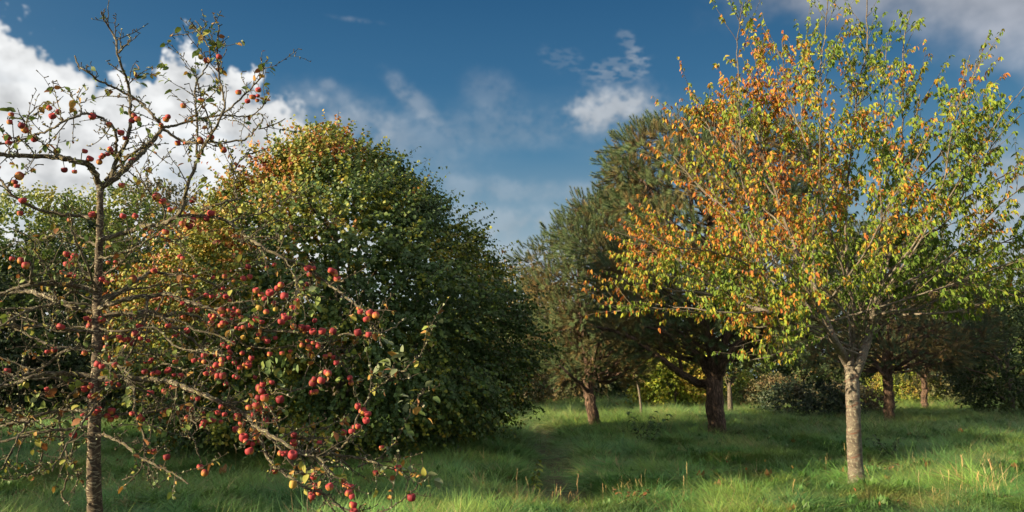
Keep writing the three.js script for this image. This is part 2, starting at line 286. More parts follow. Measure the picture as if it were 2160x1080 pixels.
{
  const R = rng(77), shapes = [tuftShape(1, 38, 0.42, 1.0, 0.040), tuftShape(2, 36, 0.40, 1.5, 0.038), tuftShape(3, 26, 0.34, 0.6, 0.028)];
  const lists = shapes.map(() => []);
  const zones = [[7.5, 20, 190, 0.95], [20, 42, 62, 1.5], [42, 90, 12, 2.7]];
  for (const [d0, d1, dens, wide] of zones) {
    const count = Math.round(0.66 * 1.12 * (d1 * d1 - d0 * d0) * dens);
    for (let k = 0; k < count; k++) {
      const d = Math.sqrt(lerp(d0 * d0, d1 * d1, R())), x = (R() * 2 - 1) * (d * 0.66 * 1.1 + 1.5), z = -d, pd = pathNear(x, z), onPath = 1 - sstep(0.25, 0.8, pd + 0.15 * N3(x * 3, 1, z * 3));
      if (onPath > 0.3 && R() < onPath * 0.9) continue;
      const hump = N3(x * 0.85 + 9, 5, z * 0.85), big = N3(x * 0.22, 8, z * 0.22), dry = N3(x * 0.5 + 30, 2, z * 0.5), wet = N3(x * 0.7, 15, z * 0.7 + 6);
      const h = Math.max(0.05, 0.145 + 0.20 * hump + 0.06 * big) * (0.46 + 0.42 * R()) * (1 - 0.8 * onPath) * (d > 42 ? 1.15 : 1);
      let c = mixc([0.125, 0.315, 0.065], [0.108, 0.29, 0.098], sstep(-0.2, 0.4, wet)); c = mixc(c, [0.31, 0.44, 0.08], sstep(-0.1, 0.4, hump + 0.3 * big) * (0.4 + 0.6 * R())); c = mixc(c, [0.42, 0.33, 0.15], 0.75 * sstep(0.12, 0.5, dry) * R()); c = mixc(c, [0.30, 0.38, 0.13], 0.3 * R() + 0.25 * sstep(18, 30, d)); if (R() < 0.06) c = [0.45, 0.35, 0.17];  // humps and far grass coloured paler to stand in for sunlight
      const kind = dry > 0.25 && R() < 0.5 ? 2 : R() < 0.5 ? 0 : 1;
      lists[kind].push([x, z, h, wide * (0.28 + 0.12 * R()), N3(x * 0.35, 21, z * 0.35) * 5 + R() * 2.2, jitter(mixc(c, [c[0] * 0.55, c[1] * 0.55, c[2] * 0.55], R() < 0.25 ? 1 : 0), R, 0.3), 0.1 + 0.75 * R() * R() + 0.25 * Math.max(0, N3(x * 0.6, 31, z * 0.6))]);
    }
  }
  const mat = leafMaterial(null, 0.52, 0.55);
  const names = [['meadow_grass', 'long green meadow grass in soft tufts over the whole ground'], ['tussock_grass', 'bent over grass blades in low tussocks all across the meadow'], ['dry_grass', 'paler upright dry grass scattered in patches through the meadow']];
  lists.forEach((L, s) => {
    const im = new THREE.InstancedMesh(shapes[s], mat, L.length), M = new THREE.Matrix4(), q = new THREE.Quaternion(), e = new THREE.Euler();
    L.forEach(([x, z, h, w, a, c, tilt], k) => { e.set(tilt * Math.cos(a), a * 3, tilt * Math.sin(a)); q.setFromEuler(e); M.compose(V(x, groundY(x, z) - 0.015, z), q, V(w, h, w)); im.setMatrixAt(k, M); im.setColorAt(k, rgb(c)); });
    im.name = names[s][0]; im.userData = { kind: 'stuff', label: names[s][1], category: 'grass' }; im.castShadow = im.receiveShadow = true; scene.add(im);
  });
  // bigger tussocks with long arching blades, and low broad-leaved plants between them
  const tussocks = [], rosettes = [];
  for (let k = 0; k < 5200; k++) {
    const d = Math.sqrt(lerp(64, 1500, R())), x = (R() * 2 - 1) * (d * 0.7 + 1), z = -d; if (pathNear(x, z) < 0.8) continue;
    const n = N3(x * 0.75, 40, z * 0.75) + 0.4 * N3(x * 2, 41, z * 2); if (n > 0.05) tussocks.push([x, z, 0.20 + 0.34 * n + 0.1 * R(), n]); else if (n < -0.12) for (let j = 0; j < 4; j++) rosettes.push([x + (R() - 0.5) * 0.7, z + (R() - 0.5) * 0.7]);
  }
  const clump = tuftShape(4, 90, 0.30, 1.05, 0.020, 4), im4 = new THREE.InstancedMesh(clump, mat, tussocks.length);
  { const M = new THREE.Matrix4(), q = new THREE.Quaternion(); tussocks.forEach(([x, z, h, n], k) => { q.setFromEuler(new THREE.Euler((R() - 0.5) * 0.4, R() * 6.28, (R() - 0.5) * 0.4)); M.compose(V(x, groundY(x, z) - 0.02, z), q, V(0.55 + 0.3 * R(), h * 0.62, 0.45 + 0.3 * R())); im4.setMatrixAt(k, M); im4.setColorAt(k, rgb(jitter(R() < 0.2 ? [0.34, 0.30, 0.12] : mixc([0.11, 0.28, 0.075], [0.27, 0.40, 0.07], R()), R, 0.25))); }); }
  im4.name = 'grass_tussocks'; im4.userData = { kind: 'stuff', label: 'larger arching grass tussocks standing out of the meadow', category: 'grass' }; im4.castShadow = im4.receiveShadow = true; scene.add(im4);
  const ros = new THREE.BufferGeometry(); { const leaf = leafShape(0.6, 0.3, 0.5, 3), p = [], idx = [], a = leaf.attributes.position; for (let k = 0; k < 7; k++) { const m = new THREE.Matrix4().makeRotationY(k * 0.9 + 0.2).multiply(new THREE.Matrix4().makeRotationX(0.75 + 0.08 * k)), s = 0.7 + 0.3 * Math.sin(k * 5), o = p.length / 3; for (let i = 0; i < a.count; i++) { const v = V(a.getX(i), a.getY(i), a.getZ(i)).multiplyScalar(s).applyMatrix4(m); p.push(v.x, v.y, v.z); } for (const i of leaf.index.array) idx.push(i + o); } ros.setAttribute('position', new THREE.BufferAttribute(new Float32Array(p), 3)); ros.setIndex(idx); ros.computeVertexNormals(); }
  const im5 = new THREE.InstancedMesh(ros, mat, rosettes.length); { const M = new THREE.Matrix4(), q = new THREE.Quaternion(); rosettes.forEach(([x, z], k) => { const s = 0.09 + 0.09 * R(); q.setFromEuler(new THREE.Euler((R() - 0.5) * 0.5, R() * 6.28, (R() - 0.5) * 0.5)); M.compose(V(x, groundY(x, z) + 0.05, z), q, V(s, s, s)); im5.setMatrixAt(k, M); im5.setColorAt(k, rgb(jitter(R() < 0.1 ? [0.28, 0.13, 0.05] : [0.085, 0.19, 0.04], R, 0.3))); }); }
  im5.name = 'meadow_herbs'; im5.userData = { kind: 'stuff', label: 'low broad leaved herbs growing between the grass tufts', category: 'herbs' }; scene.add(im5);
  // tan seed stems
  const stem = new Wood(); stem.sweep([V(0, 0, 0), V(0.02, 0.4, 0), V(0.05, 0.75, 0.01), V(0.09, 0.86, 0.01)], [0.0035, 0.003, 0.0026, 0.002], 4);
  const RR = rng(9); for (let k = 0; k < 14; k++) { const y = 0.74 + 0.26 * k / 14; stem.sweep([V(0.05 + (y - 0.75) * 0.3, y, 0.01), V(0.05 + (y - 0.75) * 0.3 + (RR() - 0.5) * 0.09, y + 0.07, 0.01 + (RR() - 0.5) * 0.09)], [0.0055, 0.002], 3); }
  const spots = [[1180, 1062, 120, 26, 90], [1320, 1050, 90, 20, 50], [2090, 1062, 80, 24, 120], [1960, 1075, 120, 20, 40], [870, 1050, 80, 22, 36], [780, 1066, 120, 20, 30], [470, 1000, 110, 40, 40], [560, 910, 60, 14, 40], [1255, 870, 90, 12, 40], [1640, 870, 60, 10, 30], [1750, 995, 60, 14, 30], [1060, 1010, 60, 30, 14], [1240, 985, 60, 30, 16], [1900, 1000, 200, 40, 26], [1560, 1060, 160, 20, 24], [2110, 985, 60, 40, 14]];
  const L = []; for (const [x, y, w, h, n] of spots) for (let k = 0; k < n * 0.3; k++) { const g = onGround(x + (R() + R() - 1) * w, y + (R() + R() - 1) * h); L.push(g); }
  const im = new THREE.InstancedMesh(stem.build(V(0, 0, 0), true), leafMaterial(null, 0.15, 0.9), L.length), M = new THREE.Matrix4(), q = new THREE.Quaternion();
  L.forEach((g, k) => { const s = 0.2 + 0.38 * R() * R(); q.setFromEuler(new THREE.Euler((R() - 0.5) * 0.5, R() * 6.3, (R() - 0.5) * 0.5)); M.compose(g, q, V(s * 0.8, s, s * 0.8)); im.setMatrixAt(k, M); im.setColorAt(k, rgb(jitter([0.42, 0.31, 0.15], R, 0.3))); });
  im.name = 'seed_stems'; im.userData = { kind: 'stuff', label: 'tan dead seed stems standing in clumps above the green grass', category: 'grass' }; scene.add(im);
}

// ---------------------------------------------------------------- shared leaf shapes
const ovate = leafShape(0.62, 0.25, 0.25, 4, 0.02, 0.1), lance = leafShape(0.42, 0.34, 0.5, 4, 0.03, 0.08), heart = leafShape(0.85, 0.22, 0.22, 3, 0, 0.05), simple = leafShape(0.75, 0.3, 0.2, 2);

// ---------------------------------------------------------------- limbs traced along a tree, with depth
// each limb: pixels along it, width in pixels at start and end, how far its end lies behind (+) or before (-) its start
class Limbs {
  constructor(depth, seed) { this.depth = depth; this.R = rng(seed); this.all = []; this.marks = []; }
  depthAt(px, py) { let best = 1e9, d = this.depth; for (const [x, y, z] of this.marks) { const q = (x - px) ** 2 + (y - py) ** 2; if (q < best) { best = q; d = z; } } return best < 4900 ? d : this.depth; }
  add(pix, w0, w1, dz, o = {}) {
    const d0 = o.depth || this.depthAt(pix[0][0], pix[0][1]), s = 1680 / d0, n = pix.length, ph = this.R() * 9;
    const pts = pix.map(([x, y], k) => at(x, y, d0 + dz * (k / (n - 1)) + (k ? 0.18 * Math.min(1, Math.abs(dz) + 0.3) * (this.depth / 6) * Math.sin(k * 1.3 + ph) : 0)));
    pix.forEach(([x, y], k) => this.marks.push([x, y, -pts[k].z]));
    const line = smoothLine(pts, w0 / s / 2, w1 / s / 2, o.step || 0.05 * this.depth / 5, this.R, (o.wobble === undefined ? 0.006 : o.wobble) * this.depth / 5, o.pow || 0.8);
    line.level = o.level || 1; this.all.push(line); return line;
  }
}
const markLine = (s) => s.split(' ').map((q) => q.split(',').map(Number));

// ---------------------------------------------------------------- the apple tree
{
  const D = 5.4, R = rng(2024), T = new Limbs(D, 31), base = onGround(199, 800 + EYE * 1680 / D);
  const root = thing('apple_tree', 'lichen covered apple tree hung with red and yellow apples, nearly bare of leaves', 'apple tree', base);
  const trunkPix = markLine('199,1310 199,1200 200,1080 198,1000 200,870 205,760 205,650 208,560 211,480 211,410 209,385');
  const trunk = T.add(trunkPix, 35, 12, 0.05, { depth: D, step: 0.03, wobble: 0.004, pow: 0.9 });
  const tw = new Wood(); tw.sweep(trunk.pts, trunk.rad, 22, { bumpy: (c, d, run) => 0.10 * N3(c * 2.2, run * 9, d * 2.2) + 0.06 * N3(c * 6, run * 30, d * 6) + 0.16 * Math.exp(-run * 9) });
  part('trunk', tw.build(base, true), flakyBark, root);
  const defs = [
    ['210,392 195,355 165,340 135,334 100,331 50,328 0,326 -70,318 -150,330', 13, 6, -0.7], ['212,398 250,370 280,340 310,310 335,282 345,268', 13, 9, 0.5], ['222,380 250,350 285,322 320,295 345,272', 6, 5, 0.4],
    ['345,268 330,250 300,220 275,202 240,185 210,170 180,150 165,138 158,118', 7, 3, -0.5], ['232,385 245,335 262,310 272,280 275,240 274,200 268,170 255,135 248,110 245,90 235,65 220,45 214,25', 9, 3, -0.2], ['250,112 265,96 274,83', 4, 3, 0.1],
    ['345,270 380,262 415,252 450,245 475,243 500,245 530,244 550,228 570,203', 6, 2.5, 0.5], ['470,240 500,215 525,190 545,170 555,150 553,138', 4, 2.5, -0.2], ['345,274 380,295 415,300 450,300 480,299 510,295 535,280 555,250', 6, 2.5, -0.6], ['545,272 575,265 602,250', 3, 2, 0.1],
    ['385,440 395,395 415,340 435,300 455,270 470,240 472,200 460,150 457,100 461,64', 8, 2.5, -0.3], ['415,330 415,255 412,220 415,175 430,150 445,125 440,100 425,75 408,58', 5, 2.5, 0.4], ['447,290 440,250 420,190 412,150', 4, 2, 0.2],
    ['213,505 260,492 300,478 350,470 370,458 425,455 480,467 515,495 550,520 600,545 650,565 680,590 720,620 760,650 780,675 800,700 806,730', 10, 3, -0.8], ['480,468 530,455 575,440 615,410 652,372', 4, 2, 0.4], ['560,445 600,472 650,478 690,470 722,452', 3, 2, 0.2],
    ['425,442 475,425 500,422 535,428', 6, 3, 0.2], ['500,422 495,390 495,355 520,330 566,311', 4, 2.5, 0.2], ['372,458 380,445 388,425 396,395', 9, 7, -0.1], ['350,470 345,440 320,410 300,380 285,352', 4, 2, -0.4],
    ['210,460 165,455 120,450 65,435 30,415 0,380 -40,350', 8, 4, -0.6], ['243,322 245,285 232,262 210,246 190,240 170,242 140,255 100,275 60,290 20,300 -30,312', 6, 3.5, -0.5], ['165,340 120,325 85,300 60,275 52,255', 4, 2, -0.3], ['60,290 58,250 75,228 92,215', 3, 2, -0.1], ['172,240 170,225 155,208 150,198', 3, 2, 0.2],
    ['207,662 165,650 125,635 90,622 50,615 10,620 -60,632', 12, 8, 0.5], ['205,617 165,605 125,600 75,600 40,607 -20,625', 12, 5, -0.4], ['66,600 65,575 62,550 45,520', 6, 3, -0.2], ['204,640 160,615 120,640 60,655 0,690 -50,720', 5, 3, -0.8],
    ['209,642 240,627 270,602 300,585 320,575 360,578 400,582 450,600 500,640', 10, 3, 0.6], ['207,650 260,632 310,625 350,620 390,635 450,655 500,685 550,695 625,700 700,706 780,702 820,697 857,670', 11, 2.5, -0.3], ['213,668 275,660 330,660 370,695 410,720 435,750 460,785 490,820', 9, 3, 0.8], ['350,665 385,660 420,670 460,705 480,735 500,780', 7, 3, 0.5],
    ['400,640 450,610 500,575 540,560 585,548', 5, 2, 0.4], ['500,690 540,660 575,625 610,600 640,580 652,560', 5, 2.5, -0.4], ['550,697 590,670 620,640 640,600', 4, 2, 0.2], ['480,690 520,730 560,735 620,730 690,738 740,735', 4, 2, 0.3], ['450,655 490,640 530,635 580,640 620,632', 4, 2, -0.2], ['640,700 690,720 715,760 740,795 748,835', 3.5, 2, 0.3], ['600,545 620,580 625,610 590,660', 3, 2, -0.5],
    ['196,802 250,797 300,799 350,804 400,820 450,842 480,855 510,870 535,895 575,920 625,950 675,975 715,1010', 13, 4, -1.1], ['535,900 575,925 625,948 680,955 750,965 790,975 825,990 872,1000', 8, 3, 0.2], ['545,915 565,965 600,1000 640,1025 690,1045 735,1085', 7, 3, -0.3], ['575,925 620,985 650,1010 680,1040 700,1070 730,1110', 6, 3, 0.3], ['610,955 670,965 690,1000 700,1020 722,1048', 5, 2, -0.2],
    ['680,962 725,940 745,905 760,870 780,835 800,815 835,790 865,770 890,740 905,710 921,678', 5, 2, -0.3], ['755,985 800,965 840,925 860,880 875,850 890,828', 3.5, 2, 0.3], ['700,1060 770,1085 835,1065 865,1040 885,1020 902,1003', 4, 2, -0.2], ['480,850 540,843 560,835 595,820 615,825 650,815 675,790 690,762', 5, 2, -0.3], ['510,870 560,880 610,920 660,925 720,922 770,955', 5, 2, 0.4], ['600,935 640,920 680,905 740,880', 3, 2, 0.5],
    ['262,800 275,810 284,840 286,880 300,905 305,940 303,975 288,1000 258,1012', 6, 2.5, -0.3], ['286,880 310,870 340,850 350,810', 3, 2, 0.2], ['305,960 315,1000 322,1028 350,1010', 3, 1.5, 0.1],
    ['197,795 150,790 110,788 65,795 30,810 0,817 -60,840', 10, 6, -0.5], ['199,732 160,735 130,745 100,768 70,785 20,800 -30,830', 7, 3, -0.9], ['190,867 140,865 100,870 50,885 0,900 -50,925', 7, 4, 0.3], ['122,868 130,910 135,940 145,975 140,1015 130,1045 146,1068', 6, 2.5, -0.2], ['104,868 65,885 30,940 10,980 -20,1010', 6, 3, -0.5], ['112,900 90,950 80,990 50,1005 0,1015', 5, 2, 0.3], ['98,765 65,740 45,705 47,672', 3, 2, -0.2], ['190,800 150,830 130,870 110,905', 7, 4, 0.2], ['150,860 158,920 150,970 165,1010 150,1040', 4, 2, 0.4],
    ['312,625 305,680 290,715 275,745 266,780 268,802', 6, 4, -0.2], ['347,622 325,665 310,700 300,740', 4, 3, -0.3], ['205,545 240,540 290,520 330,500 380,520 420,560', 5, 2, -0.6], ['206,590 235,570 262,545 280,520 270,480', 5, 2, -0.4], ['208,520 170,500 140,490 100,500 60,520', 5, 2, 0.6], ['208,545 180,580 130,600 90,560 60,500 20,480', 4, 2, -0.8], ['205,690 250,700 320,690 370,730 420,740 480,750', 5, 2, -0.8], ['202,760 260,745 330,748 400,752 450,745 510,755', 5, 2, 0.3], ['205,700 160,690 130,700 80,680 30,660', 5, 2, 0.5], ['350,806 370,850 380,890 410,930 425,980', 4, 2, 0.3], ['420,830 400,870 415,905 400,925 370,905', 4, 1.5, -0.2], ['300,800 340,770 400,780 440,770 480,795', 5, 2, -0.3],
  ];
  const lines = [];
  for (const [s, w0, w1, dz] of defs) {
    const L = T.add(markLine(s), w0 * 1.05, w1, dz, { step: 0.035, wobble: 0.012 }); lines.push(L);
    const w = new Wood(); w.sweep(L.pts, L.rad, w0 > 7 ? 12 : 8, { bumpy: (c, d, run) => 0.22 * N3(c * 2 + w0, run * 22, d * 2) + 0.14 * N3(c * 4, run * 70, d * 4) });
    part('branch', w.build(base, true), appleBark, root);
  }
  // boughs the photograph does not trace one by one, towards and away from the camera
  for (let k = 0; k < 18; k++) {
    const t = 0.40 + 0.38 * k / 18, p = trunk.pts[Math.floor(t * (trunk.pts.length - 1))], a = k * 2.4 + R(), away = Math.sin(a) * 0.8, dir = V(Math.cos(a) * 0.8, 0.05 + 0.5 * (t - 0.4), away - 0.1), len = 0.7 + 0.6 * R();
    const pts = shoot(p, dir, len, 7, R, t < 0.6 ? -0.05 : 0.05, 0.5), L = smoothLine(pts, 0.011, 0.004, 0.04, R, 0.012); lines.push(L);
    const w = new Wood(); w.sweep(L.pts, L.rad, 7, { bumpy: (c, d, run) => 0.2 * N3(c * 2 + k, run * 22, d * 2) }); part('branch', w.build(base, true), appleBark, root);
  }
  // twigs, spurs, leaf and lichen places
  const twigs = new Wood(), sites = [], lich = [], tips = [];
  const spur = (p, T0, r) => { const d = dirRand(R).addScaledVector(T0, 0.3); d.y += 0.45; const len = 0.012 + 0.035 * R() * R(), q = shoot(p, d, len + r, 2, R, 0.1, 0.5); twigs.sweep(q, [0.0034, 0.0030, 0.0042], 4, { tile: 0.3 }); tips.push([q[2], d.normalize()]); };
  const grow = (L, perM, lo, hi, lvl) => {
    const n = Math.round(L.len * perM * (0.7 + 0.6 * R()));
    for (let k = 0; k < n; k++) {
      const i = Math.floor((0.12 + 0.88 * R()) * (L.pts.length - 2)), p = L.pts[i], T0 = L.pts[i + 1].clone().sub(p).normalize(), side = dirRand(R); side.sub(T0.clone().multiplyScalar(side.dot(T0))).normalize();
      const d = T0.clone().multiplyScalar(0.35 + 0.5 * R()).addScaledVector(side, 0.8); d.y += 0.18; const len = lerp(lo, hi, R() * R()), m = Math.max(3, Math.ceil(len / 0.05)), q = shoot(p, d, len, m, R, R() < 0.35 ? -0.10 : 0.05, 0.45), r = Math.min(L.rad[i] * 0.6, 0.0055 * Math.pow(len / 0.4, 0.4));
      twigs.sweep(q, taper(m + 1, r, 0.0018), 5, { tile: 0.3 });
      for (let j = 1; j <= m; j++) { if (R() < 0.75) spur(q[j], d, 0.003); if (R() < 0.3) sites.push([q[j], d.clone()]); if (R() < 0.5) lich.push([q[j], r + 0.001]); }
      if (lvl) grow({ pts: q, rad: taper(m + 1, r, 0.002), len }, 3.5, 0.05, 0.22, lvl - 1);
    }
  };
  for (const L of lines) { grow(L, 10.0, 0.06, 0.46, 1); for (let k = 1; k < L.pts.length - 1; k++) { if (R() < 0.55) spur(L.pts[k], V(0, 0.5, 0), L.rad[k]); if (R() < 0.85) lich.push([L.pts[k], L.rad[k]]); } }
  for (let k = 12; k < trunk.pts.length; k++) for (let j = 0; j < 3; j++) if (R() < sstep(0.2, 0.8, k / trunk.pts.length)) lich.push([trunk.pts[k], trunk.rad[k]]);
  // apples
  const clusters = [];
  const C = (s) => s.split(' ').forEach((q) => clusters.push(q.split(',').map(Number)));
  C('5,233,1 20,258,1 15,290,2 45,265,1 52,275,1 73,293,1 115,240,3 195,246,1 230,263,1 255,280,2 283,245,2 290,252,1 180,317,1 210,330,3 232,315,3 278,338,1 190,335,1 350,252,3 370,224,1 424,212,1 423,297,1 445,290,1 471,320,1 392,302,1 375,302,1 503,195,1 523,215,1 534,207,2 546,192,1 543,212,1 418,124,0 433,126,0 462,120,0');
  C('35,382,3 48,423,1 40,453,1 133,400,1 155,390,1 265,405,1 330,415,1 343,425,1 147,464,1 195,453,1 258,452,1 285,455,1 358,443,1 414,428,1 445,450,2 385,472,1 407,464,1 398,482,1 350,492,1 140,536,1 150,550,3 135,565,2 150,580,2 160,583,1 45,550,2 5,560,1 215,590,1 225,600,1 280,589,1 325,572,1 385,545,2 382,570,1 380,590,1 412,583,1');
  C('128,690,1 182,672,2 215,675,1 190,688,1 295,690,1 285,705,1 270,715,3 225,735,1 178,745,1 226,758,1 215,773,2 243,770,1 272,765,1 100,742,1 115,738,1 0,750,1 15,783,1 100,827,1 180,820,1 193,815,1 195,828,2 208,864,2 235,867,2 245,880,2 175,875,2 160,890,1 155,918,1 230,810,1 250,812,1 305,784,1 317,830,1 360,630,1 385,640,1 410,615,2 435,623,1 355,868,2 400,864,1 395,883,1 300,885,2 317,952,1 328,953,1 353,960,1 422,985,0 428,992,0 430,890,2 443,887,1 450,900,1 466,893,1');
  C('449,586,1 474,583,1 523,563,1 527,584,1 518,600,1 541,611,1 464,624,1 477,625,1 551,622,1 558,630,1 569,618,1 546,650,0 585,608,1 590,603,1 581,652,0 600,625,1 622,649,1 482,655,2 493,662,2 489,675,1 470,682,0 553,680,2 595,680,1 619,689,1 636,691,1 649,692,1 642,700,1 660,700,1 680,699,1 702,699,1 755,702,1 637,728,1 648,732,1 671,731,1 649,566,2 655,565,1 705,575,3 717,572,1 647,600,1 664,666,1 513,712,0 542,722,0 564,722,1 569,747,0 445,683,1 445,699,0 395,698,0 456,748,1 515,770,3 530,760,2 527,783,2 460,792,2 476,810,0 501,796,1 555,810,2 552,820,2 573,807,1 663,800,2 678,803,0 738,797,1 741,808,1');
  C('760,658,1 780,660,2 775,670,1 778,706,1 591,843,1 545,840,1 755,857,2 770,870,2 724,913,0 742,910,1 530,885,1 525,860,2 500,880,2 510,897,2 505,915,0 512,925,0 545,862,2 556,868,2 560,885,2 580,885,1 595,908,0 620,918,2 619,937,1 617,960,1 512,938,1 505,962,1 675,935,1 793,998,1 840,988,1 580,995,1 618,1022,0 662,1005,1 665,1027,3 657,1048,1 695,1027,1 730,1025,2 735,1040,2 745,1065,2 805,945,0 868,1050,1');
  const fruit = (k) => {                                                       // stalk hollow on top, calyx below
    const RR = rng(500 + k), prof = [[0.004, 0.34], [0.10, 0.36], [0.22, 0.42], [0.36, 0.45], [0.47, 0.36], [0.52, 0.16], [0.52, -0.04], [0.47, -0.24], [0.38, -0.38], [0.25, -0.46], [0.12, -0.44], [0.05, -0.38], [0.001, -0.37]].map(([x, y]) => new THREE.Vector2(x, y * (0.86 + 0.05 * k))).reverse();
    const g = new THREE.LatheGeometry(new THREE.SplineCurve(prof).getPoints(20), 22), p = g.attributes.position, col = new Float32Array(p.count * 3), a0 = RR() * 6.28;
    for (let i = 0; i < p.count; i++) {
      const x = p.getX(i), y = p.getY(i), z = p.getZ(i), a = Math.atan2(z, x), w = 1 + 0.045 * Math.cos(5 * a) * (y < 0 ? -y * 1.6 : 0.2) + 0.06 * N3(x * 2 + k, y * 2, z * 2);
      p.setXYZ(i, x * w, y * (1 + 0.08 * Math.cos(a + a0)), z * w);
      const red = clamp(0.86 + 1.0 * y + 0.38 * Math.cos(a - a0) + 0.55 * N3(Math.cos(a) * 3, y * 1.4 + k * 4, Math.sin(a) * 3) + 0.25 * N3(a * 9, y * 2, k), 0, 1), c = mixc(k === 4 ? [0.36, 0.30, 0.05] : [0.42, 0.22, 0.05], k === 3 ? [0.15, 0.018, 0.024] : [0.26, 0.034, 0.040], k === 4 ? red * 0.35 : sstep(0.12, 0.8, red));
      const dark = (y < -0.34 && Math.hypot(x, z) < 0.1) ? 0.25 : 1; col[i * 3] = c[0] * dark; col[i * 3 + 1] = c[1] * dark; col[i * 3 + 2] = c[2] * dark;
    }
    g.setAttribute('color', new THREE.BufferAttribute(col, 3)); g.computeVertexNormals(); return g;
  };
  const fruits = [0, 1, 2, 3, 4].map(fruit), skin = new THREE.MeshPhysicalMaterial({ vertexColors: true, roughness: 0.62, specularIntensity: 0.4 });
  const samples = []; for (const L of lines) for (let k = 0; k < L.pts.length; k++) { const p = L.pts[k], v = p.clone().sub(V(0, EYE, 0)).applyAxisAngle(V(1, 0, 0), -PITCH); samples.push([1080 - v.x / v.z * 1680, 540 + v.y / v.z * 1680, p]); }
  const placed = [];
  for (const [x, y, n0] of clusters) {
    const n = Math.max(1, n0);
    let best = 1e9, near = null; for (const s of samples) { const q = (s[0] - x) ** 2 + (s[1] - y + 8) ** 2 + 30 * R(); if (q < best) { best = q; near = s; } }
    for (let k = 0; k < n && placed.length < 296; k++) {
      const size = 0.041 * (0.72 + 0.5 * R()), d = -near[2].z - 0.02 - 0.03 * R();
      let p = at(x + (k ? (R() - 0.5) * 22 : 0), y + (k ? (R() - 0.3) * 20 : 0), d);
      for (let tries = 0; tries < 14; tries++) { const hit = placed.find((o) => o.distanceTo(p) < size * 0.86); if (!hit) break; const push = p.clone().sub(hit); push.y -= 0.005; push.z *= 0.6; p.addScaledVector(push.normalize(), size * 0.25); }
      { const v = p.clone().sub(near[2]), far = v.length(); if (far > 0.08 && k === 0) p.copy(near[2]).add(v.multiplyScalar(0.08 / far)); }
      placed.push(p);
      const m = part('apple', fruits[n0 === 0 && R() < 0.6 ? 4 : Math.floor(R() * 4)], skin, root); m.position.copy(p).sub(base); m.scale.set(size * (0.95 + 0.1 * R()), size * (0.88 + 0.2 * R()), size * (0.95 + 0.1 * R())); m.rotation.set((R() - 0.5) * 0.9, R() * 6.28, (R() - 0.5) * 0.9);
      const top = p.clone().add(V(0, size * 0.3, 0)), q = near[2].clone(), mid = top.clone().lerp(q, 0.5).add(V((R() - 0.5) * 0.02, 0.02, (R() - 0.5) * 0.02)); twigs.sweep([q, mid, top], [0.0035, 0.003, 0.0016], 5, { tile: 0.3 });
      if (R() < 0.5) sites.push([q.clone().lerp(mid, 0.7), dirRand(R)]);
    }
  }
  const small = [];                                                            // the smallest fruits, deep in the tangle
  for (let k = 0; k < 3000 && small.length < 130; k++) {
    const s = samples[Math.floor(R() * samples.length)]; if (s[0] < 230 || s[0] > 770 || s[1] < 520 || s[1] > 960 || R() > Math.exp(-(((s[0] - 520) / 190) ** 2 + ((s[1] - 720) / 150) ** 2))) continue;
    const n = 1 + Math.floor(R() * 3); for (let j = 0; j < n; j++) { const p = s[2].clone().add(V((R() - 0.5) * 0.06, -0.03 - 0.03 * R(), (R() - 0.5) * 0.06)); if (placed.some((o) => o.distanceTo(p) < 0.036)) continue; placed.push(p); small.push(p); twigs.sweep([s[2], s[2].clone().lerp(p, 0.5), p], [0.003, 0.0025, 0.0015], 4, { tile: 0.3 }); }
  }
  { const im = new THREE.InstancedMesh(fruits[1], skin, small.length), M = new THREE.Matrix4(), q = new THREE.Quaternion(); small.forEach((p, k) => { const s = 0.026 + 0.011 * R(); q.setFromEuler(new THREE.Euler((R() - 0.5), R() * 6.28, (R() - 0.5))); M.compose(p.clone().sub(base), q, V(s, s, s)); im.setMatrixAt(k, M); }); im.name = 'small_apples'; im.userData.kind = 'stuff'; im.castShadow = im.receiveShadow = true; root.add(im); }
  part('twigs', twigs.build(base, true), appleBark, root, 'stuff');
  // sparse leaves
  const pal = [[0.10, 0.16, 0.045], [0.16, 0.22, 0.04], [0.28, 0.28, 0.05], [0.36, 0.20, 0.04], [0.22, 0.09, 0.03], [0.15, 0.19, 0.10]], leaves = new Leaves();
  const leafAt = (p, dir, size, tone) => { const d = dir.clone().normalize(); d.y -= 0.35; const n = V(0, 1, 0).addScaledVector(dirRand(R), 0.8); leaves.add(p, d, n, size, jitter(pal[tone], R), tone); };
  const toneOf = () => { const r = R(); return r < 0.26 ? 0 : r < 0.48 ? 1 : r < 0.66 ? 2 : r < 0.80 ? 3 : r < 0.92 ? 4 : 5; };
  for (const [p, d] of sites) if (R() < 0.62) { const n = 1 + Math.floor(R() * 2.8); for (let k = 0; k < n; k++) leafAt(p, d.clone().multiplyScalar(0.4).add(dirRand(R)), 0.024 + 0.036 * R(), toneOf()); }
  for (const [x, y, n, w] of [[415, 70, 5, 40], [445, 85, 6, 30], [425, 108, 4, 20], [555, 142, 6, 18], [342, 150, 9, 34], [290, 165, 5, 20], [160, 208, 6, 26], [195, 215, 3, 20], [372, 186, 4, 20], [20, 240, 5, 30], [85, 217, 2, 10], [455, 228, 4, 20], [580, 765, 12, 36], [570, 795, 6, 25], [652, 625, 7, 30], [654, 646, 4, 14], [810, 770, 9, 32], [845, 760, 6, 22], [870, 850, 10, 42], [890, 830, 7, 30], [860, 895, 5, 30], [925, 672, 3, 12], [905, 1010, 9, 26], [885, 990, 4, 30], [840, 975, 4, 30], [815, 720, 3, 14], [690, 930, 4, 24], [630, 770, 2, 12], [590, 805, 4, 20], [120, 850, 14, 60], [60, 905, 14, 60], [150, 940, 8, 60], [90, 830, 12, 60], [170, 800, 8, 50]]) for (let k = 0; k < n; k++) {
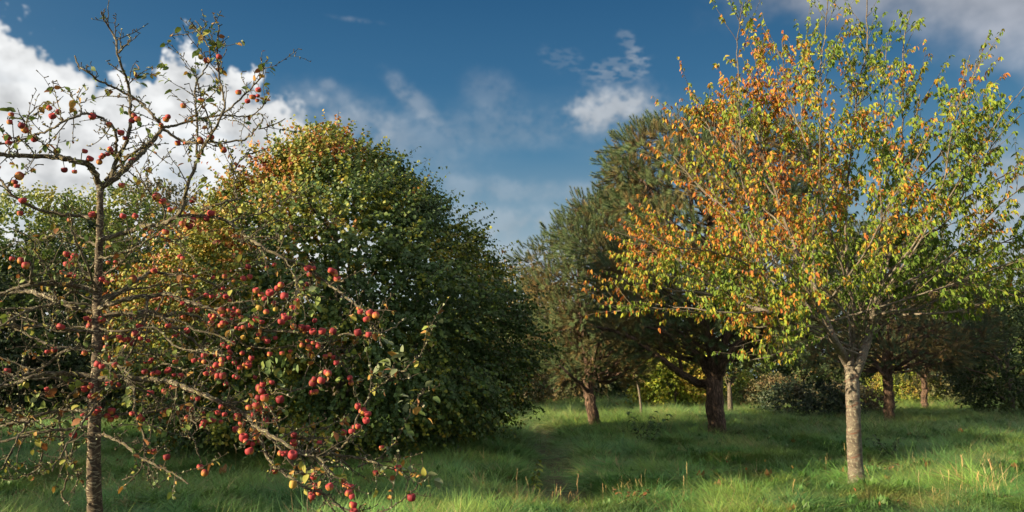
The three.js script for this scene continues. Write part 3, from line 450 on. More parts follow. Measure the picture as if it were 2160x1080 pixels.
    const X = x + (R() + R() - 1) * w, Y = y + (R() + R() - 1) * w; let best = 1e9, near = samples[0]; for (const s of samples) { const q = (s[0] - X) ** 2 + (s[1] - Y) ** 2; if (q < best) { best = q; near = s; } }
    const p = at(X, Y, -near[2].z + (R() - 0.5) * 0.05), out = p.clone().sub(near[2]).add(dirRand(R).multiplyScalar(0.03)); leafAt(p, out, 0.045 + 0.03 * R(), x > 780 ? (R() < 0.6 ? 5 : toneOf()) : x < 200 && y > 780 ? (R() < 0.6 ? 2 + Math.floor(R() * 3) : 1) : (R() < 0.6 ? Math.floor(R() * 2) : toneOf()));
  }
  leaves.build(root, 'leaf', 'small_leaves', ovate, leafMaterial(null), pal, 300, pal.map((c) => leafMaterial(c)));
  // lichen crusts and tufts
  const lg = new THREE.IcosahedronGeometry(1, 1), lp = lg.attributes.position; for (let i = 0; i < lp.count; i++) { const x = lp.getX(i), y = lp.getY(i), z = lp.getZ(i), w = 0.75 + 0.9 * N3(x * 2.3, y * 2.3, z * 2.3); lp.setXYZ(i, x * w, y * w, z * w); } lg.computeVertexNormals();
  const im = new THREE.InstancedMesh(lg, new THREE.MeshStandardMaterial({ roughness: 1 }), lich.length), M = new THREE.Matrix4(), q = new THREE.Quaternion();
  lich.forEach(([p, r], k) => { const s = (0.004 + 0.007 * R() * R()) * (r > 0.012 ? 1.5 : 1), d = dirRand(R); d.x -= 0.2; d.y += 0.25; d.normalize(); q.setFromEuler(new THREE.Euler(R() * 6, R() * 6, 0)); M.compose(p.clone().addScaledVector(d, r * 0.9).sub(base), q, V(s, s * (0.6 + R() * 0.6), s)); im.setMatrixAt(k, M); im.setColorAt(k, rgb(jitter(R() < 0.55 ? [0.30, 0.31, 0.20] : R() < 0.6 ? [0.24, 0.23, 0.05] : [0.16, 0.18, 0.08], R, 0.25))); });
  im.name = 'lichen'; im.userData.kind = 'stuff'; root.add(im);
}

// ---------------------------------------------------------------- the cherry tree
{
  const D = 12.8, R = rng(808), T = new Limbs(D, 5), base = onGround(1806, 1010), root = thing('cherry_tree', 'cherry tree with grey forked trunk and hanging green, yellow and orange leaves', 'cherry tree', base);
  const trunk = T.add(markLine('1808,1030 1806,1005 1803,960 1801,900 1799,840 1797,795 1797,765 1798,725'), 31, 26, 0, { depth: D, step: 0.05, wobble: 0.004, pow: 0.7 }); trunk.pts.forEach((p, k) => { trunk.rad[k] *= lerp(1.0, 0.2, sstep(1.74, 1.98, p.y)); });
  const tw = new Wood(); tw.sweep(trunk.pts, trunk.rad, 28, { tile: 0.4, bumpy: (c, d, run) => 0.05 * N3(c * 1.5, run * 4, d * 1.5) + 0.022 * N3(c * 4, run * 9, d * 4) + 0.38 * Math.exp(-run * 5) * (0.6 + 0.6 * N3(c * 2, 1, d * 2)) });
  part('trunk', tw.build(base, true), cherryBark, root);
  const defs = [
    ['1796,806 1788,768 1772,738 1757,712 1749,690 1727,672 1693,668 1657,664 1615,657 1582,646 1550,634 1480,618 1420,612 1340,585', 24, 3, -0.9], ['1798,790 1800,757 1799,718 1802,650 1792,610 1782,560 1775,500 1765,420 1755,330 1745,240', 12, 5, 1.6], ['1799,806 1815,762 1829,723 1838,684 1843,660 1854,620 1860,595 1868,540 1885,480 1905,400 1925,300 1940,200', 22, 4, 0.3],
    ['1840,685 1860,668 1893,664 1949,662 2004,659 2038,651 2077,637 2115,626 2180,612 2260,590', 9, 3, -0.8], ['1842,665 1890,655 1935,651 1977,632 2018,612 2060,595 2100,579 2150,556 2220,530', 8, 3, 0.6], ['1748,705 1735,715 1713,723 1685,735 1657,740 1615,754 1580,760', 5, 2, -0.6], ['1735,690 1700,690 1657,701 1600,718 1550,732', 4, 2, -1.0],
    ['1750,695 1735,650 1720,610 1690,550 1665,490 1640,420 1610,330 1590,250', 13, 4, 0.6], ['1757,715 1740,690 1700,640 1640,600 1580,560 1500,530 1420,520 1350,480', 8, 3, -0.5], ['1700,640 1650,570 1605,530 1575,465 1560,425 1520,375 1480,325 1440,250', 8, 2.5, -0.3], ['1640,560 1600,470 1565,380 1562,310 1560,200 1555,100 1560,50 1567,5', 6, 2.5, 0.3], ['1720,610 1715,500 1728,400 1730,300 1730,225 1730,150 1740,75 1747,-10', 8, 2.5, -0.7], ['1790,610 1785,500 1785,415 1800,280 1810,180 1830,100 1828,10 1835,-60', 9, 3, -0.4],
    ['1868,540 1880,470 1900,415 1902,300 1905,200 1905,100 1922,20', 7, 2.5, -0.6], ['1858,600 1880,525 1890,450 1925,390 1970,340 2030,260 2055,150 2060,125', 8, 2.5, -0.8], ['1880,525 1940,500 1990,475 2030,410 2065,350 2110,285 2155,240', 7, 2.5, 0.5], ['1862,590 1930,520 2010,440 2100,380 2200,330', 7, 2.5, 0.2], ['1848,650 1930,600 2040,540 2150,500 2240,470', 7, 2.5, -0.2], ['1885,480 1960,400 2040,330 2100,230', 6, 2.5, 0.4], ['1640,420 1570,330 1500,250 1450,190', 6, 2.5, 0.3], ['1665,490 1620,350 1600,220 1610,90', 6, 2.5, -0.4], ['1700,300 1660,200 1650,90', 5, 2.5, 0.3], ['1605,530 1540,450 1480,400 1420,330', 6, 2.5, 0.2], ['1850,630 1900,600 1960,570 2030,520 2090,450 2150,400 2220,360', 8, 2.5, -0.6], ['1775,500 1740,400 1700,300 1690,200 1700,80', 7, 2.5, 0.9], ['1785,580 1840,470 1860,350 1865,220 1870,90', 7, 2.5, 1.0], ['1690,668 1620,630 1540,590 1460,560 1400,540 1320,560', 6, 2, 0.9], ['1615,657 1540,660 1460,650 1380,640 1325,600', 5, 2, -0.5], ['1693,668 1600,690 1520,670 1440,655 1340,650 1290,660', 5, 2, 0.4], ['1665,490 1600,430 1540,380 1500,280 1470,210', 6, 2, 0.8],
  ];
  const lines = [], wood = (L, w0, k) => { lines.push(L); if (w0 !== 6.01) L.free = 1; const w = new Wood(); w.sweep(L.pts, L.rad, w0 > 10 ? 14 : 8, { tile: 0.3, bumpy: (c, d, run) => 0.10 * N3(c * 2 + k, run * 6, d * 2) }); part('branch', w.build(base, true), cherryBark, root); };
  defs.forEach(([s, w0, w1, dz], k) => wood(T.add(markLine(s), w0 < 10 ? w0 * 0.75 : w0 * 0.9, w1 * 0.7, dz, { step: 0.1, wobble: 0.008 }), w0, k));
  const fork = trunk.pts[trunk.pts.length - 1];
  for (let k = 0; k < 20; k++) {
    const a = k * 2.39996 + 0.4, el = 0.35 + 0.75 * (k / 20), src = k % 3 === 0 ? lines[k % 3] : lines[(k * 5) % 3], p = src.pts[Math.floor((0.06 + 0.34 * R()) * src.pts.length)], front = Math.sin(a);
    const pts = shoot(p, V(Math.cos(a) * Math.cos(el), Math.sin(el), front * Math.cos(el)), 2.1 + 2.3 * R(), 9, R, 0.035, 0.25); wood(smoothLine(pts, 0.020, 0.005, 0.12, R, 0.008), 6.01, k);
  }
  const env = [[1.2, 0.2], [1.6, 1.2], [2.0, 2.4], [2.4, 3.3], [2.9, 3.75], [3.5, 3.75], [4.3, 3.3], [5.0, 3.0], [5.8, 2.75], [6.5, 2.2], [7.0, 1.85], [7.7, 1.45], [8.3, 0.8], [8.7, 0.1]], reach = (y) => { for (let i = 1; i < env.length; i++) if (y < env[i][0]) return lerp(env[i - 1][1], env[i][1], clamp((y - env[i - 1][0]) / (env[i][0] - env[i - 1][0]), 0, 1)); return 0; };
  const inside = (p) => { const dx = p.x - base.x + 0.1, dz = p.z - base.z; return Math.hypot(dx, dz) < reach(p.y) * (1 + 0.16 * N3(Math.atan2(dz, dx) * 1.6, p.y * 1.1, 4)); };
  const pal = [[0.11, 0.19, 0.018], [0.19, 0.26, 0.020], [0.26, 0.29, 0.020], [0.38, 0.28, 0.024], [0.45, 0.19, 0.022], [0.37, 0.105, 0.020], [0.20, 0.070, 0.026], [0.18, 0.17, 0.04]], leaves = new Leaves(), twigs = new Wood();
  const leafOn = (p, d) => {
    if (p.y < 1.75 || (p.y < 2.9 && Math.hypot(p.x - base.x, p.z - base.z) < 1.25 && R() < 0.9)) return;
    const warm = 0.315 + 0.5 * N3(p.x * 0.55 + 2, p.y * 0.55, p.z * 0.55) + 0.5 * N3(p.x * 1.5, p.y * 1.5, p.z * 1.5) + 0.22 * sstep(3.2, 4.6, p.y) - 0.12 * sstep(6.2, 8, p.y) - 0.35 * sstep(3.2, 2, p.y) - 0.27 * (p.x - base.x + 0.3) / 3 + (R() - 0.5) * 0.7;
    const tone = warm < 0.28 ? 0 : warm < 0.46 ? 1 : warm < 0.60 ? 2 : warm < 0.70 ? 3 : warm < 0.86 ? 4 : warm < 1.0 ? 5 : R() < 0.5 ? 6 : 4;
    const a = R() * 6.28, dir = V(Math.cos(a) * 0.55, -0.75 + 0.75 * R() * R(), Math.sin(a) * 0.55).addScaledVector(d, 0.25); leaves.add(p, dir, V(Math.cos(a + 0.6), 0.7, Math.sin(a + 0.6)).addScaledVector(dirRand(R), 0.5), (0.052 + 0.046 * R()), jitter(pal[tone], R, 0.22), tone);
  };
  const grow = (L, perM, lo, hi, lvl) => {
    const n = Math.round(L.len * perM * (0.7 + 0.6 * R()));
    for (let k = 0; k < n; k++) {
      const i = Math.floor((0.14 + 0.86 * Math.pow(R(), 0.75)) * (L.pts.length - 2)), p = L.pts[i]; if (L.free === undefined && !inside(p)) continue;
      const T0 = L.pts[i + 1].clone().sub(p).normalize(), side = dirRand(R); side.sub(T0.clone().multiplyScalar(side.dot(T0))).normalize(); const d = T0.clone().multiplyScalar(0.75).addScaledVector(side, 0.6); d.y += 0.12 + 0.1 * lvl;
      const len = lerp(lo, hi, R()), m = Math.max(3, Math.ceil(len / 0.12)), q = shoot(p, d, len, m, R, 0.03, 0.2); if (L.free === undefined ? !inside(q[m].clone().lerp(p, 0.3)) : p.y > 3 ? false : q[m].y < 1.8) continue;
      const r = Math.min(L.rad[i] * 0.6, 0.004 + 0.004 * len); twigs.sweep(q, taper(m + 1, r, 0.0022), lvl ? 5 : 4, { tile: 0.3 });
      const along = len / 0.095; for (let j = 0; j < along; j++) { const t = 0.2 + 0.8 * R(), f = t * m, i0 = Math.min(m - 1, Math.floor(f)), c = q[i0].clone().lerp(q[i0 + 1], f - i0); if (R() < 0.8) for (let i = 1 + Math.floor(R() * 4); i > 0; i--) leafOn(c.clone().addScaledVector(dirRand(R), 0.025), d); }
      for (let j = 0; j < 3; j++) leafOn(q[m], d);
      if (lvl) grow({ pts: q, rad: taper(m + 1, r, 0.002), len }, 3.4, 0.15, 0.5, lvl - 1);
    }
  };
  for (const L of lines) grow(L, 6.3, 0.3, 1.0, 1);
  part('twigs', twigs.build(base, true), twigBark, root, 'stuff');
  leaves.build(root, 'leaf', 'foliage', lance, leafMaterial(null, 0.42), pal, 300, pal.map((c) => leafMaterial(c, 0.42)));
}

// ---------------------------------------------------------------- broadleaf crowns made of leafy shoots over limbs
// envelope: [height, radius] pairs from the ground; paint(p, u) -> tone index; everything in metres
function leafyTree(o) {
  const R = rng(o.seed), base = o.base, root = thing(o.name, o.label, o.category, base, o.group), env = o.env, top = env[env.length - 1][0], low = env[0][0];
  const reach = (y) => { if (y < low || y > top) return 0; for (let i = 1; i < env.length; i++) if (y <= env[i][0]) return lerp(env[i - 1][1], env[i][1], (y - env[i - 1][0]) / (env[i][0] - env[i - 1][0])); return 0; };
  const lobes = (a, y) => 1 + o.rough * (1.1 * N3(Math.cos(a) * 1.6 + o.seed, y * o.lobe, Math.sin(a) * 1.6) + 0.6 * N3(Math.cos(a) * 4, y * o.lobe * 2.4 + o.seed, Math.sin(a) * 4));
  const twigs = new Wood(), leaves = new Leaves(), lean = o.lean || 0, cx = (y) => base.x + lean * clamp(y / top, 0, 1);
  const hTrunk = o.trunk || top * 0.75, tr = smoothLine([base.clone().add(V(0, -0.15, 0)), base.clone().add(V(0.02, hTrunk * 0.3, 0.02)), V(cx(hTrunk * 0.7), base.y + hTrunk * 0.7, base.z), V(cx(hTrunk), base.y + hTrunk, base.z)], o.girth, o.girth * 0.2, 0.15, R, 0.02, 0.8), tw = new Wood();
  tw.sweep(tr.pts, tr.rad, 14, { tile: 0.4, bumpy: (c, d, run) => 0.12 * N3(c * 2, run * 3, d * 2) + 0.3 * Math.exp(-run * 4) }); part('trunk', tw.build(base, true), o.bark || greyBark, root);
  for (let k = 0; k < (o.limbs || 14); k++) {
    const t = lerp(o.limbFrom || 0.15, 0.95, k / (o.limbs || 14)), p = tr.pts[Math.floor(t * (tr.pts.length - 1))], a = k * 2.4 + o.seed, y1 = clamp(p.y - base.y + (top - p.y + base.y) * (0.25 + 0.3 * R()), 0, top), r1 = reach(y1) * 0.82, q = V(cx(y1) + Math.cos(a) * r1, base.y + y1, base.z + Math.sin(a) * r1), mid = p.clone().lerp(q, 0.5).add(V(0, -0.05 * r1, 0));
    const L = smoothLine([p, mid, q], tr.rad[Math.floor(t * (tr.pts.length - 1))] * 0.5, 0.008, 0.2, R, 0.04), w = new Wood(); w.sweep(L.pts, L.rad, 7, { tile: 0.4 }); part('branch', w.build(base, true), o.bark || greyBark, root);
  }
  let made = 0, guard = 0;
  while (made < o.sprays && guard++ < o.sprays * 6) {
    const y = lerp(low, top, Math.pow(R(), o.bias || 1)), rr = reach(y); if (R() > (rr + 0.25) / (o.widest || 4.2)) continue;
    const a = R() * 6.283, w = rr * lobes(a, y), depth = 1 - (o.shell || 0.30) * R() * R(), f = y / top, r = w * depth, p = V(cx(y) + Math.cos(a) * r, base.y + y, base.z + Math.sin(a) * r * (o.flat || 1));
    if (p.y < groundY(p.x, p.z) + 0.15) continue;
    if (depth > 0.8 && o.clump && N3(p.x * o.clump, p.y * o.clump + 5, p.z * o.clump) + 0.5 * N3(p.x * o.clump * 2.2, p.y * o.clump * 2.2, p.z * o.clump * 2.2) < -0.12 && R() < 0.85) continue;
    made++;
    const out = V(Math.cos(a), lerp(o.droop === undefined ? -0.5 : o.droop, 1.5, f * f) + (R() - 0.5) * 0.7, Math.sin(a)).addScaledVector(dirRand(R), 0.45).normalize(), len = o.spray * (0.6 + 0.8 * R()) * (depth > 0.93 && R() < (o.sprigs || 0.13) ? 1.8 : 1), n = 4, q = shoot(p, out, len, n, R, (o.bend || 0), 0.25);
    if (depth > 0.86 && o.twigs !== 0 && R() < (o.twigs || 0.5)) twigs.sweep(q, taper(n + 1, 0.006, 0.002), 3, { tile: 0.3 });
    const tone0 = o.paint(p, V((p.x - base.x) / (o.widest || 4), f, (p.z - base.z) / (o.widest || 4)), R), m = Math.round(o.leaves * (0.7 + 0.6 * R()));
    for (let j = 0; j < m; j++) {
      const t = (j + R()) / m * n, i = Math.min(n - 1, Math.floor(t)), b = q[i].clone().lerp(q[i + 1], t - i), d = out.clone().multiplyScalar(0.5).addScaledVector(dirRand(R), 0.9); d.y -= 0.3;
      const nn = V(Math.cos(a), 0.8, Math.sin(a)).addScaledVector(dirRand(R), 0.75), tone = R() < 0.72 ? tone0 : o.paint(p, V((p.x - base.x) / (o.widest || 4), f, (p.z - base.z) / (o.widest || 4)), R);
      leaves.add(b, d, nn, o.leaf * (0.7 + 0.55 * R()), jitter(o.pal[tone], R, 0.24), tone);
    }
  }
  if (twigs.i.length) part('twigs', twigs.build(base, true), o.bark || greyBark, root, 'stuff');
  leaves.build(root, 'leaf', 'foliage', o.shape || heart, o.mat || leafMaterial(null, 0.44, 0.55), o.pal, o.parts || 0, o.pal.map((c) => leafMaterial(c, 0.34, 0.6)));
  return root;
}
const greenPal = [[0.062, 0.118, 0.034], [0.105, 0.165, 0.030], [0.24, 0.26, 0.028], [0.36, 0.27, 0.035], [0.40, 0.17, 0.035], [0.28, 0.075, 0.04]];
leafyTree({
  name: 'linden_tree', label: 'big round linden tree, dark green with rusty top, sweeping down to the grass', category: 'linden tree', base: onGround(708, 956), seed: 12, lean: -0.25,
  env: [[0.35, 2.4], [0.6, 3.3], [1.0, 3.75], [1.7, 4.0], [2.6, 4.05], [3.3, 3.95], [3.9, 3.55], [4.5, 3.15], [5.0, 2.75], [5.6, 2.2], [6.2, 1.55], [6.65, 0.9], [7.0, 0.3], [7.15, 0.05]], widest: 4.2, girth: 0.19, limbs: 26, limbFrom: 0.12, trunk: 6.0,
  rough: 0.22, lobe: 1.3, clump: 1.1, sprays: 15500, sprigs: 0.3, spray: 0.40, leaves: 13, leaf: 0.076, shell: 0.5, twigs: 0.35, droop: -0.7, pal: greenPal, parts: 300, shape: heart,
  paint: (p, u, R) => { const n = 0.6 * N3(p.x * 1.1, p.y * 1.1, p.z * 1.1) + 0.5 * N3(p.x * 2.7, p.y * 2.7, p.z * 2.7), w = 0.9 * n + 0.30 * sstep(0.5, 1.0, u.y) - 0.55 * u.x * sstep(0.1, 0.5, u.y) + 0.05 + (R() - 0.5) * 0.55 + 0.5 * sstep(0.3, 0.75, u.x) * sstep(0.35, 0.6, u.y); return w < -0.05 ? 0 : w < 0.22 ? 1 : w < 0.50 ? 2 : w < 0.64 ? 3 : w < 0.82 ? 4 : 5; },  // yellower on the sun side: leaf colour with sunlight painted in
});

// ---------------------------------------------------------------- pines
const needles = (() => {                                                       // one shoot with its needles, along +y
  const R = rng(3), p = [], idx = [];
  for (let k = 0; k < 84; k++) {
    const t = 0.06 + 0.94 * k / 84, a = k * 2.4 + R(), L = 0.34 * (0.75 + 0.4 * R()), up = lerp(0.45, 1.5, t * t) + (R() - 0.5) * 0.5, dx = Math.cos(a), dz = Math.sin(a), s = 1 / Math.hypot(1, up), w = 0.014, o = p.length / 3;
    p.push(-dz * w + dx * 0.01, t * 0.8, dx * w + dz * 0.01, dz * w + dx * 0.01, t * 0.8, -dx * w + dz * 0.01, dx * L * s, t * 0.8 + up * L * s, dz * L * s); idx.push(o, o + 1, o + 2);
  }
  for (let k = 0; k < 3; k++) { const a = k * 2.1, o = p.length / 3; p.push(Math.cos(a) * 0.02, 0, Math.sin(a) * 0.02, Math.cos(a + 2.1) * 0.02, 0, Math.sin(a + 2.1) * 0.02, 0, 0.95, 0); idx.push(o, o + 1, o + 2); }
  const g = new THREE.BufferGeometry(); g.setAttribute('position', new THREE.BufferAttribute(new Float32Array(p), 3)); g.setIndex(idx); g.computeVertexNormals(); return g;
})();
const needleMat = leafMaterial(null, 0.15, 0.65);
function pine(o) {
  const R = rng(o.seed), D = o.depth, T = new Limbs(D, o.seed), base = o.base, root = thing(o.name || 'pine_tree', o.label, 'pine tree', base, o.group), lines = [];
  o.limbs.forEach(([s, w0, w1, dz], k) => {
    const L = T.add(markLine(s), w0, w1, dz, { depth: k ? undefined : D, step: 0.12, wobble: 0.012, pow: k ? 0.8 : 0.6 }), w = new Wood(); lines.push(L);
    w.sweep(L.pts, L.rad, k ? 9 : 30, { tile: 0.5, bumpy: (c, d, run) => 0.12 * N3(c * 3 + k, run * 2, d * 3) + (k ? 0 : 0.10 * N3(c * 7, run * 2.2, d * 7) + 0.35 * Math.exp(-run * 5)) }); part(k ? 'branch' : 'trunk', w.build(base, true), pineBark, root);
  });
  const e = o.env, tufts = new Leaves(), twigs = new Wood(), top = e[e.length - 1][0];
  const reach = (y) => { if (y < e[0][0] || y > top) return [0, 0]; for (let i = 1; i < e.length; i++) if (y <= e[i][0]) { const t = (y - e[i - 1][0]) / (e[i][0] - e[i - 1][0]); return [lerp(e[i - 1][1], e[i][1], t), lerp(e[i - 1][2], e[i][2], t)]; } return [0, 0]; };
  // foliage sits in pads at the ends of side boughs
  for (let k = 0; k < o.pads; k++) {
    const y = lerp(e[0][0], top, (k + R()) / o.pads), [xl, xr] = reach(y), a = k * 2.39996, f = k % 4 === 0 ? 0.35 + 0.4 * R() : 0.75 + 0.25 * R(), mid = (xl + xr) / 2, half = (xr - xl) / 2, pos = V(base.x + mid + Math.cos(a) * half * f, base.y + y, base.z + Math.sin(a) * Math.min(half, o.deep || 3) * f);
    const size = o.pad * (0.7 + 0.6 * R()) * (0.55 + 0.45 * Math.min(1, half)), core = V(base.x + mid * 0.6, base.y + Math.max(e[0][0] * 0.9, y - 0.5 - 0.3 * half), base.z), dir = pos.clone().sub(core).normalize();
    const L = smoothLine([core, core.clone().lerp(pos, 0.5).add(V(0, -0.15, 0)), pos], 0.035, 0.012, 0.25, R, 0.06); twigs.sweep(L.pts, L.rad, 5, { tile: 0.4 });
    const n = Math.round(o.tufts * size * size);
    for (let j = 0; j < n; j++) {
      const d = dirRand(R); if (d.dot(dir) < -0.3 && R() < 0.7) continue; const r = Math.pow(R(), 0.45), p = pos.clone().add(V(d.x * size * r, d.y * size * 0.62 * r, d.z * size * r)), axis = d.clone().multiplyScalar(0.8).addScaledVector(dir, 0.55); axis.y += 0.75 * sstep(-0.4, 0.6, d.y); axis.normalize();
      const old = (d.dot(dir) < 0.1 ? 0.3 : 0) + 0.5 * (1 - r) + 0.6 * N3(p.x * 0.6, p.y * 0.6, p.z * 0.6) + o.brown + (R() - 0.5) * 0.4, c = mixc(o.tint || [0.082, 0.122, 0.050], [0.23, 0.165, 0.065], 0.9 * sstep(0.25, 0.75, old));
      tufts.add(p, axis, dirRand(R), (0.22 + 0.12 * R()) * (o.big || 1), jitter(c, R, 0.25));
      if (R() < 0.22) { const q = shoot(pos.clone().lerp(p, 0.2), p.clone().sub(pos), p.distanceTo(pos) * 0.9, 3, R, 0, 0.3); twigs.sweep(q, [0.009, 0.008, 0.006, 0.004], 3, { tile: 0.4 }); }
    }
  }
  // bare dead twigs inside the crown
  for (let k = 0; k < (o.dead || 0); k++) { const L = lines[1 + Math.floor(R() * (lines.length - 1))], p = L.pts[Math.floor((0.2 + 0.8 * R()) * (L.pts.length - 1))], q = shoot(p, dirRand(R).add(V(0, -0.2, 0)), 0.5 + 1.0 * R(), 6, R, -0.02, 0.6); twigs.sweep(q, taper(7, 0.011, 0.003), 3, { tile: 0.4 }); for (let j = 2; j < 7; j++) { const s = shoot(q[j], dirRand(R), 0.3, 3, R, 0, 0.6); twigs.sweep(s, taper(4, 0.005, 0.002), 3, { tile: 0.4 }); if (R() < 0.45) tufts.add(s[3], s[3].clone().sub(s[2]), dirRand(R), 0.17, jitter([0.15, 0.105, 0.05], R, 0.3)); } }
  part('twigs', twigs.build(base, true), pineBark, root, 'stuff');
  tufts.build(root, 'needle_tuft', 'needle_foliage', needles, needleMat, [[1, 1, 1]], 0, []);
}
pine({
  seed: 71, depth: 21, base: onGround(1514, 928), label: 'largest pine with thick brown fissured trunk and broad blue-green crown behind the cherry tree', tufts: 115, big: 1.15, pads: 130, pad: 0.80, brown: 0.07, dead: 60, deep: 3.4,
  limbs: [['1516,945 1513,920 1510,880 1508,830 1507,800', 38, 34, 0], ['1504,812 1480,810 1440,790 1400,762 1350,722 1300,700 1260,690', 20, 6, -1.2], ['1506,808 1485,770 1450,725 1410,680 1370,640 1330,600', 20, 6, 0.8], ['1508,805 1500,740 1480,660 1470,560 1460,430 1450,320', 24, 6, 0.2], ['1512,805 1540,745 1580,700 1620,660 1680,610', 18, 5, -0.8], ['1510,805 1530,720 1560,620 1590,500 1600,400', 18, 5, 1.2], ['1440,790 1430,740 1400,700 1360,690', 8, 4, -0.8], ['1480,660 1430,580 1370,520 1310,470', 10, 4, -0.9], ['1470,560 1420,470 1370,400 1320,340', 9, 4, 0.7]],
  env: [[2.3, -2.7, 2.4], [3.0, -3.1, 2.9], [4.0, -3.3, 3.1], [5.0, -3.35, 3.2], [6.0, -3.1, 3.1], [6.8, -2.9, 2.8], [7.5, -2.7, 2.8], [8.1, -2.3, 1.6], [8.5, -1.2, 0.2]],
});
pine({
  seed: 72, depth: 26, base: onGround(1254, 902), label: 'smaller pine with slim leaning trunk and dense olive crown, next to the gap of sky', tufts: 135, big: 1.08, pads: 95, pad: 0.85, brown: 0.16, dead: 60, deep: 3.0,
  limbs: [['1258,915 1254,895 1248,860 1243,830 1240,800', 25, 20, 0], ['1241,830 1225,810 1200,790 1180,770', 9, 4, -0.7], ['1240,805 1235,740 1215,690 1190,650 1170,600', 12, 4, 0.5], ['1242,805 1255,740 1280,680 1300,620 1310,540', 14, 4, -0.4], ['1245,810 1270,800 1300,790 1350,770', 8, 4, 0.8], ['1240,790 1230,700 1220,600 1230,500', 12, 4, 0.3], ['1215,690 1200,690 1180,700', 6, 3, -0.8]],
  env: [[1.7, -1.3, 1.8], [2.2, -1.7, 2.3], [3.2, -1.9, 2.5], [4.2, -2.05, 2.5], [5.0, -2.1, 2.5], [5.8, -2.0, 2.5], [6.4, -1.7, 2.5], [7.0, -1.1, 2.4], [7.6, -0.1, 2.2], [8.1, 1.0, 1.8]],
});
pine({
  seed: 73, depth: 30, base: onGround(1878, 892), label: 'dark pine with straight brown trunk standing behind and just beside the grey cherry trunk', tufts: 100, pads: 85, pad: 0.9, brown: 0.07, dead: 160, deep: 3.4, tint: [0.065, 0.100, 0.050],
  limbs: [['1882,903 1878,885 1874,840 1873,790 1871,740', 23, 17, 0], ['1874,800 1858,785 1840,760 1815,745 1780,730', 9, 4, -1.0], ['1872,760 1900,720 1950,710 2000,715 2060,735 2110,760', 8, 3, -1.2], ['1872,745 1880,660 1890,580 1885,500', 14, 5, 0.5], ['1872,770 1910,745 1960,745 2020,770 2080,790', 7, 3, 0.8], ['1871,745 1850,680 1820,620 1780,580', 10, 4, 0.9], ['1874,740 1920,660 1980,610 2040,600', 10, 4, -0.5], ['1900,720 1950,690 2010,680 2070,700', 6, 3, 0.6]],
  env: [[2.2, -3.2, 2.4], [2.8, -3.8, 4.4], [3.5, -3.8, 4.4], [4.5, -3.4, 3.6], [5.5, -2.9, 3.0], [6.4, -2.0, 2.2], [7.2, -0.8, 0.9]],
});
pine({
  seed: 74, depth: 40, base: onGround(1951, 866), label: 'slim dark pine trunk with shaded crown standing before the pale sunlit bushes', tufts: 60, pads: 60, pad: 1.2, brown: 0.1, dead: 30, deep: 3.5, big: 1.5, tint: [0.055, 0.085, 0.045],
  limbs: [['1953,872 1951,850 1950,810 1950,770', 14, 10, 0], ['1950,800 1920,775 1890,765', 5, 3, -1], ['1950,790 1990,770 2030,760', 5, 3, 1], ['1950,770 1955,700 1960,640', 8, 3, 0]],
  env: [[2.3, -2.6, 3.0], [3.2, -3.2, 3.8], [4.4, -3.0, 3.6], [5.6, -2.2, 2.8], [6.6, -0.8, 1.4]],
});

// ---------------------------------------------------------------- trees and bushes further back, each with its own trunk and crown
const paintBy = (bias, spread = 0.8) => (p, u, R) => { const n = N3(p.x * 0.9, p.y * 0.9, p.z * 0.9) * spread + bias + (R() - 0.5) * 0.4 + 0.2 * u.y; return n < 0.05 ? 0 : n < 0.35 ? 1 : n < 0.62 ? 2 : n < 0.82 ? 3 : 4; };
const paintLitTop = (p, u, R) => { const n = N3(p.x * 0.9, p.y * 0.9, p.z * 0.9) * 0.7 + 1.1 * u.y - 0.42 + (R() - 0.5) * 0.4; return n < 0.05 ? 0 : n < 0.3 ? 1 : n < 0.55 ? 2 : n < 0.82 ? 3 : 4; };  // light painted by height: yellow sunlit top, dark shaded lower crown
const bell = (h, r, low = 0.4, kind = 0) => kind ? [[low, r * 0.7], [low + (h - low) * 0.15, r], [low + (h - low) * 0.5, r * 0.95], [low + (h - low) * 0.78, r * 0.62], [low + (h - low) * 0.93, r * 0.3], [h, 0.05]] : [[low, r * 0.5], [low + (h - low) * 0.12, r * 0.85], [low + (h - low) * 0.35, r], [low + (h - low) * 0.6, r * 0.92], [low + (h - low) * 0.82, r * 0.62], [low + (h - low) * 0.95, r * 0.28], [h, 0.05]];
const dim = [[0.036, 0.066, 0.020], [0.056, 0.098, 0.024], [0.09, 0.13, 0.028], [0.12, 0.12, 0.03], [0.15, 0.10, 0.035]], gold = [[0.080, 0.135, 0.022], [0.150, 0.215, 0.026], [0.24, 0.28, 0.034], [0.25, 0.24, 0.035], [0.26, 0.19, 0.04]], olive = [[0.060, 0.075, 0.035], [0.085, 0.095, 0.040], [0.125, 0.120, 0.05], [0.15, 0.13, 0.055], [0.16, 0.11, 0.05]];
const litTopPal = [dim[0].map((c) => c * 0.85), dim[1], gold[1], gold[2], gold[3]];  // leaf tones from painted shade below to painted sun on top
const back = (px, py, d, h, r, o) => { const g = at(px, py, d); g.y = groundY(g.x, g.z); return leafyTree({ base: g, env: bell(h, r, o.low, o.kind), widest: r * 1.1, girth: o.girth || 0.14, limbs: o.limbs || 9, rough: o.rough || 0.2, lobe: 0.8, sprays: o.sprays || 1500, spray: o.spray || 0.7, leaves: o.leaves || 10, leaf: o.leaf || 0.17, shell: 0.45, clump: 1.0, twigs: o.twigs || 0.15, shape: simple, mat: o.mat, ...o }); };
back(215, 890, 32, 9.2, 4.2, { name: 'hornbeam_tree', label: 'yellow-green hornbeam standing behind the apple trunk', category: 'hornbeam', seed: 201, pal: litTopPal, paint: paintLitTop, sprays: 3000, leaf: 0.13, spray: 0.55, low: 0.9 });
